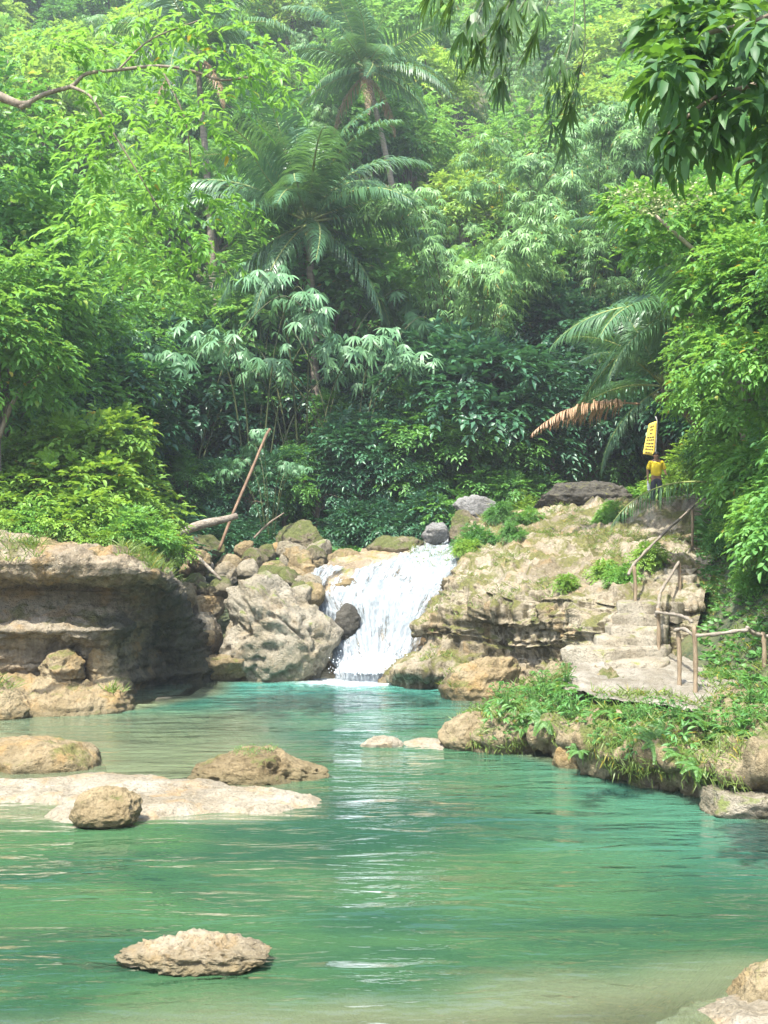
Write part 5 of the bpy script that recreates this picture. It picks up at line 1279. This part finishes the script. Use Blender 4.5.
M['ink'] = plain_mat('dark_print', (0.06, 0.05, 0.03), (0.10, 0.08, 0.04), 3)
cl_ = under(mesh_obj('cloth', fast_mesh('cloth', g.reshape(-1, 3), [qd], [M['yellow_cloth']])), fb)
sol = cl_.modifiers.new('thickness', 'SOLIDIFY'); sol.thickness = .006
mb = MB(); r6 = np.random.default_rng(4)
for v_, wd in [(.88, .5), (.78, .42), (.67, .3), (.55, .72), (.47, .76), (.36, .7), (.27, .78), (.18, .74), (.08, .6)]:
    c0 = .5 - wd / 2 - .04
    u = c0
    while u < c0 + wd:                       # words of small strokes
        wl = r6.uniform(.10, .24); u1 = min(u + wl, c0 + wd)
        def pt(uu, vv): return (a * (1 - uu) + b * uu) * (1 - vv) + (d_ * (1 - uu) + c_ * uu) * vv + np.array([0, .04 * math.sin(3 * vv + 2 * uu) - .012, 0])
        mb.add(np.array([pt(u, v_ - .016), pt(u1, v_ - .018), pt(u1, v_ + .018), pt(u, v_ + .016)]), [np.array([[0, 1, 2, 3]])]); u = u1 + .04
o = mb.obj('lettering', [M['ink']]); o.parent = cl_; o.location = (0, 0, 0)
base = np.array(fb.location)
v, f = tube(np.array([base - [0, 0, .3], b + [.03, 0, 0], c_ + [.02, 0, 0], c_ + [-.03, 0, .15]]), .018, 7)
M['pole'] = plain_mat('banner_pole', (0.2, 0.2, 0.19), (0.3, 0.3, 0.28), 3, .4, .1)
under(mesh_obj('pole', fast_mesh('pole', v, f, [M['pole']])), fb)

# ------------------------------------------------------------------ the man in yellow
def skin_obj(name, verts, edges, radii, mat, parent, root=0, sub=2):
    me = bpy.data.meshes.new(name); me.from_pydata([tuple(v) for v in verts], edges, []); me.update()
    o = mesh_obj(name, me, parent)
    me.materials.append(mat)
    sk = o.modifiers.new('skin', 'SKIN'); sk.use_smooth_shade = True
    for i, r in enumerate(radii):
        s = me.skin_vertices[0].data[i]; s.radius = r if isinstance(r, tuple) else (r, r); s.use_root = (i == root)
    ss = o.modifiers.new('sub', 'SUBSURF'); ss.levels = sub; ss.render_levels = sub
    return o
M['skin'] = plain_mat('skin', (0.26, 0.14, 0.085), (0.32, 0.18, 0.11), 8, .55, .05)
M['shirt'] = plain_mat('yellow_shirt', (0.80, 0.58, 0.02), (0.85, 0.64, 0.04), 5, .8, .15)
M['trousers'] = plain_mat('dark_trousers', (0.035, 0.04, 0.055), (0.06, 0.065, 0.08), 6, .8, .15)
M['hair'] = plain_mat('black_hair', (0.012, 0.010, 0.010), (0.03, 0.025, 0.022), 30, .5, .3)
M['white_cloth'] = plain_mat('white_cloth', (0.7, 0.7, 0.7), (0.8, 0.8, 0.8), 6, .8, .1)
pz_ = at(656, 452.5, 33.5)
zt = float(pz_[2]); px_ = float(pz_[0])
gz_ = drop(px_, 33.5, 9)[0]
H = 1.70
man = empty('person', (px_, 33.5, zt - H)); tag(man, 'man in a bright yellow shirt and dark trousers standing on the upper path', 'person')
# joints in metres, x to the picture's right, -y towards the camera
J = [(0, 0, .92), (0, 0, 1.10), (0, .0, 1.30), (0, .01, 1.43), (0, -.01, 1.50), (0, -.03, 1.58), (0, -.03, 1.655),
     (-.10, 0, .90), (-.11, -.02, .50), (-.11, .02, .09), (-.115, -.12, .03),
     (.10, 0, .90), (.11, -.05, .50), (.115, .04, .09), (.12, -.10, .03),
     (-.18, .01, 1.40), (-.26, .02, 1.12), (-.27, -.06, .88), (-.275, -.09, .80),
     (.18, .01, 1.40), (.27, .0, 1.13), (.25, -.20, 1.02), (.24, -.28, 1.01)]
E = [(0, 1), (1, 2), (2, 3), (3, 4), (4, 5), (5, 6), (0, 7), (7, 8), (8, 9), (9, 10), (0, 11), (11, 12), (12, 13), (13, 14), (3, 15), (15, 16), (16, 17), (17, 18), (3, 19), (19, 20), (20, 21), (21, 22)]
Rr = [(.14, .10), (.13, .095), (.16, .11), (.10, .08), (.052, .055), (.085, .10), (.075, .09), .085, .055, .038, .035, .085, .055, .038, .035, .055, .042, .028, .026, .055, .042, .028, .026]
for hand, sx in ((18, -1), (22, 1)):                 # five fingers each
    h = np.array(J[hand]); fwd = np.array([0, -.15, -.98]) if sx < 0 else np.array([-.05, -.98, -.1])
    sd_ = np.array([0, .9, -.1]) if sx < 0 else np.array([.98, -.05, 0])
    for q, (o_, l_) in enumerate([(-.030, .068), (-.010, .078), (.010, .074), (.028, .058), (-.042, .05)]):
        b0 = h + fwd * .03 + sd_ * o_; i0 = len(J)
        d1 = fwd if q < 4 else fwd * .6 - sd_ * .8
        J += [tuple(b0 + d1 * .02), tuple(b0 + d1 * l_ * .65), tuple(b0 + d1 * l_ + np.array([0, .02, -.01]))]; E += [(hand, i0), (i0, i0 + 1), (i0 + 1, i0 + 2)]; Rr += [.010, .009, .007]
body = skin_obj('body', J, E, Rr, M['skin'], man)
# face details and ears
vi, fi = ico(2); mb = MB()
for p, s in [((-.034, -.118, 1.60), (.012, .008, .008)), ((.034, -.118, 1.60), (.012, .008, .008))]: mb.add(vi * np.array(s) + np.array(p), [fi])
mb.obj('eyes', [M['hair']], man)
mb = MB()
mb.add(vi * np.array([.016, .026, .028]) + np.array([0, -.125, 1.572]), [fi]); mb.add(vi * np.array([.012, .022, .034]) + np.array([-.088, -.02, 1.59]), [fi]); mb.add(vi * np.array([.012, .022, .034]) + np.array([.088, -.02, 1.59]), [fi]); mb.add(vi * np.array([.03, .012, .010]) + np.array([0, -.112, 1.535]), [fi])
mb.obj('face', [M['skin']], man)
v5, f5 = ico(4); hv = v5 * np.array([.098, .115, .105]); hv = hv * (1 + .05 * fbm(v5 * 5, 3, 3))[:, None]
hv[:, 2] = np.where((hv[:, 1] < -.02) & (hv[:, 2] < .03), np.maximum(hv[:, 2], .03 - .0), np.maximum(hv[:, 2], -.05))
mesh_obj('hair', fast_mesh('hair', hv + np.array([0, -.015, 1.625]), [f5], [M['hair']]), man)
skin_obj('shirt', [(0, 0, .93), (0, 0, 1.10), (0, 0, 1.28), (0, .01, 1.41), (-.17, .01, 1.395), (-.225, .015, 1.25), (-.25, .02, 1.16), (.17, .01, 1.395), (.235, .01, 1.25), (.262, .0, 1.16)], [(0, 1), (1, 2), (2, 3), (3, 4), (4, 5), (5, 6), (3, 7), (7, 8), (8, 9)],
         [(.185, .135), (.175, .13), (.20, .145), (.11, .095), .078, .072, .076, .078, .072, .076], M['shirt'], man)
skin_obj('trousers', [(0, 0, .98), (0, 0, .90), (-.10, 0, .84), (-.11, -.02, .50), (-.11, .02, .12), (.10, 0, .84), (.11, -.05, .50), (.115, .04, .12)], [(0, 1), (1, 2), (2, 3), (3, 4), (1, 5), (5, 6), (6, 7)], [(.16, .12), (.165, .125), .105, .078, .062, .105, .078, .062], M['trousers'], man)
for sx in (-1, 1):
    mesh_obj('shoe', fast_mesh('shoe', vi * np.array([.055, .135, .05]) * np.array([1, 1, 1]) + np.array([sx * .115, -.06 + (.02 if sx > 0 else 0), .045]), [fi], [M['hair']]), man)
cv, cf = tube(np.array([[-.285, -.10, .82], [-.27, -.11, .70], [-.25, -.10, .56], [-.25, -.10, .44]]), [.02, .045, .05, .02], 8)
o = mesh_obj('towel', fast_mesh('towel', cv + np.array(man.location), cf, [M['white_cloth']])); tag(o, 'white towel hanging from the hand of the man in yellow', 'towel')
mb = MB()
man.rotation_euler = (0, 0, 0)
if zt - H < gz_ - .25 or zt - H > gz_ + .02:        # stand him on the path
    man.location.z = gz_ - .01; o.location.z += gz_ - .01 - (zt - H)
print('MAN', zt - H, gz_)

# ------------------------------------------------------------------ the humid air
hz = NT('haze')
pv = hz.n('VolumePrincipled', Color=(0.86, 0.93, 0.96, 1), Density=HAZE, Anisotropy=0.25)
hz.t.links.new(pv.outputs[0], hz.out.inputs[1])
bx0, bx1 = np.array([-62, -16, -4.0]), np.array([62, 106, 78.0])
cv = np.array([[x, y, z] for x in (bx0[0], bx1[0]) for y in (bx0[1], bx1[1]) for z in (bx0[2], bx1[2])])
cf = np.array([[0, 1, 3, 2], [4, 6, 7, 5], [0, 4, 5, 1], [2, 3, 7, 6], [0, 2, 6, 4], [1, 5, 7, 3]])
if HAZE > 0:
    o = mesh_obj('haze', fast_mesh('haze', cv, [cf], [hz.mat], smooth=False)); tag(o, 'pale humid air over the valley', 'haze', kind='stuff')
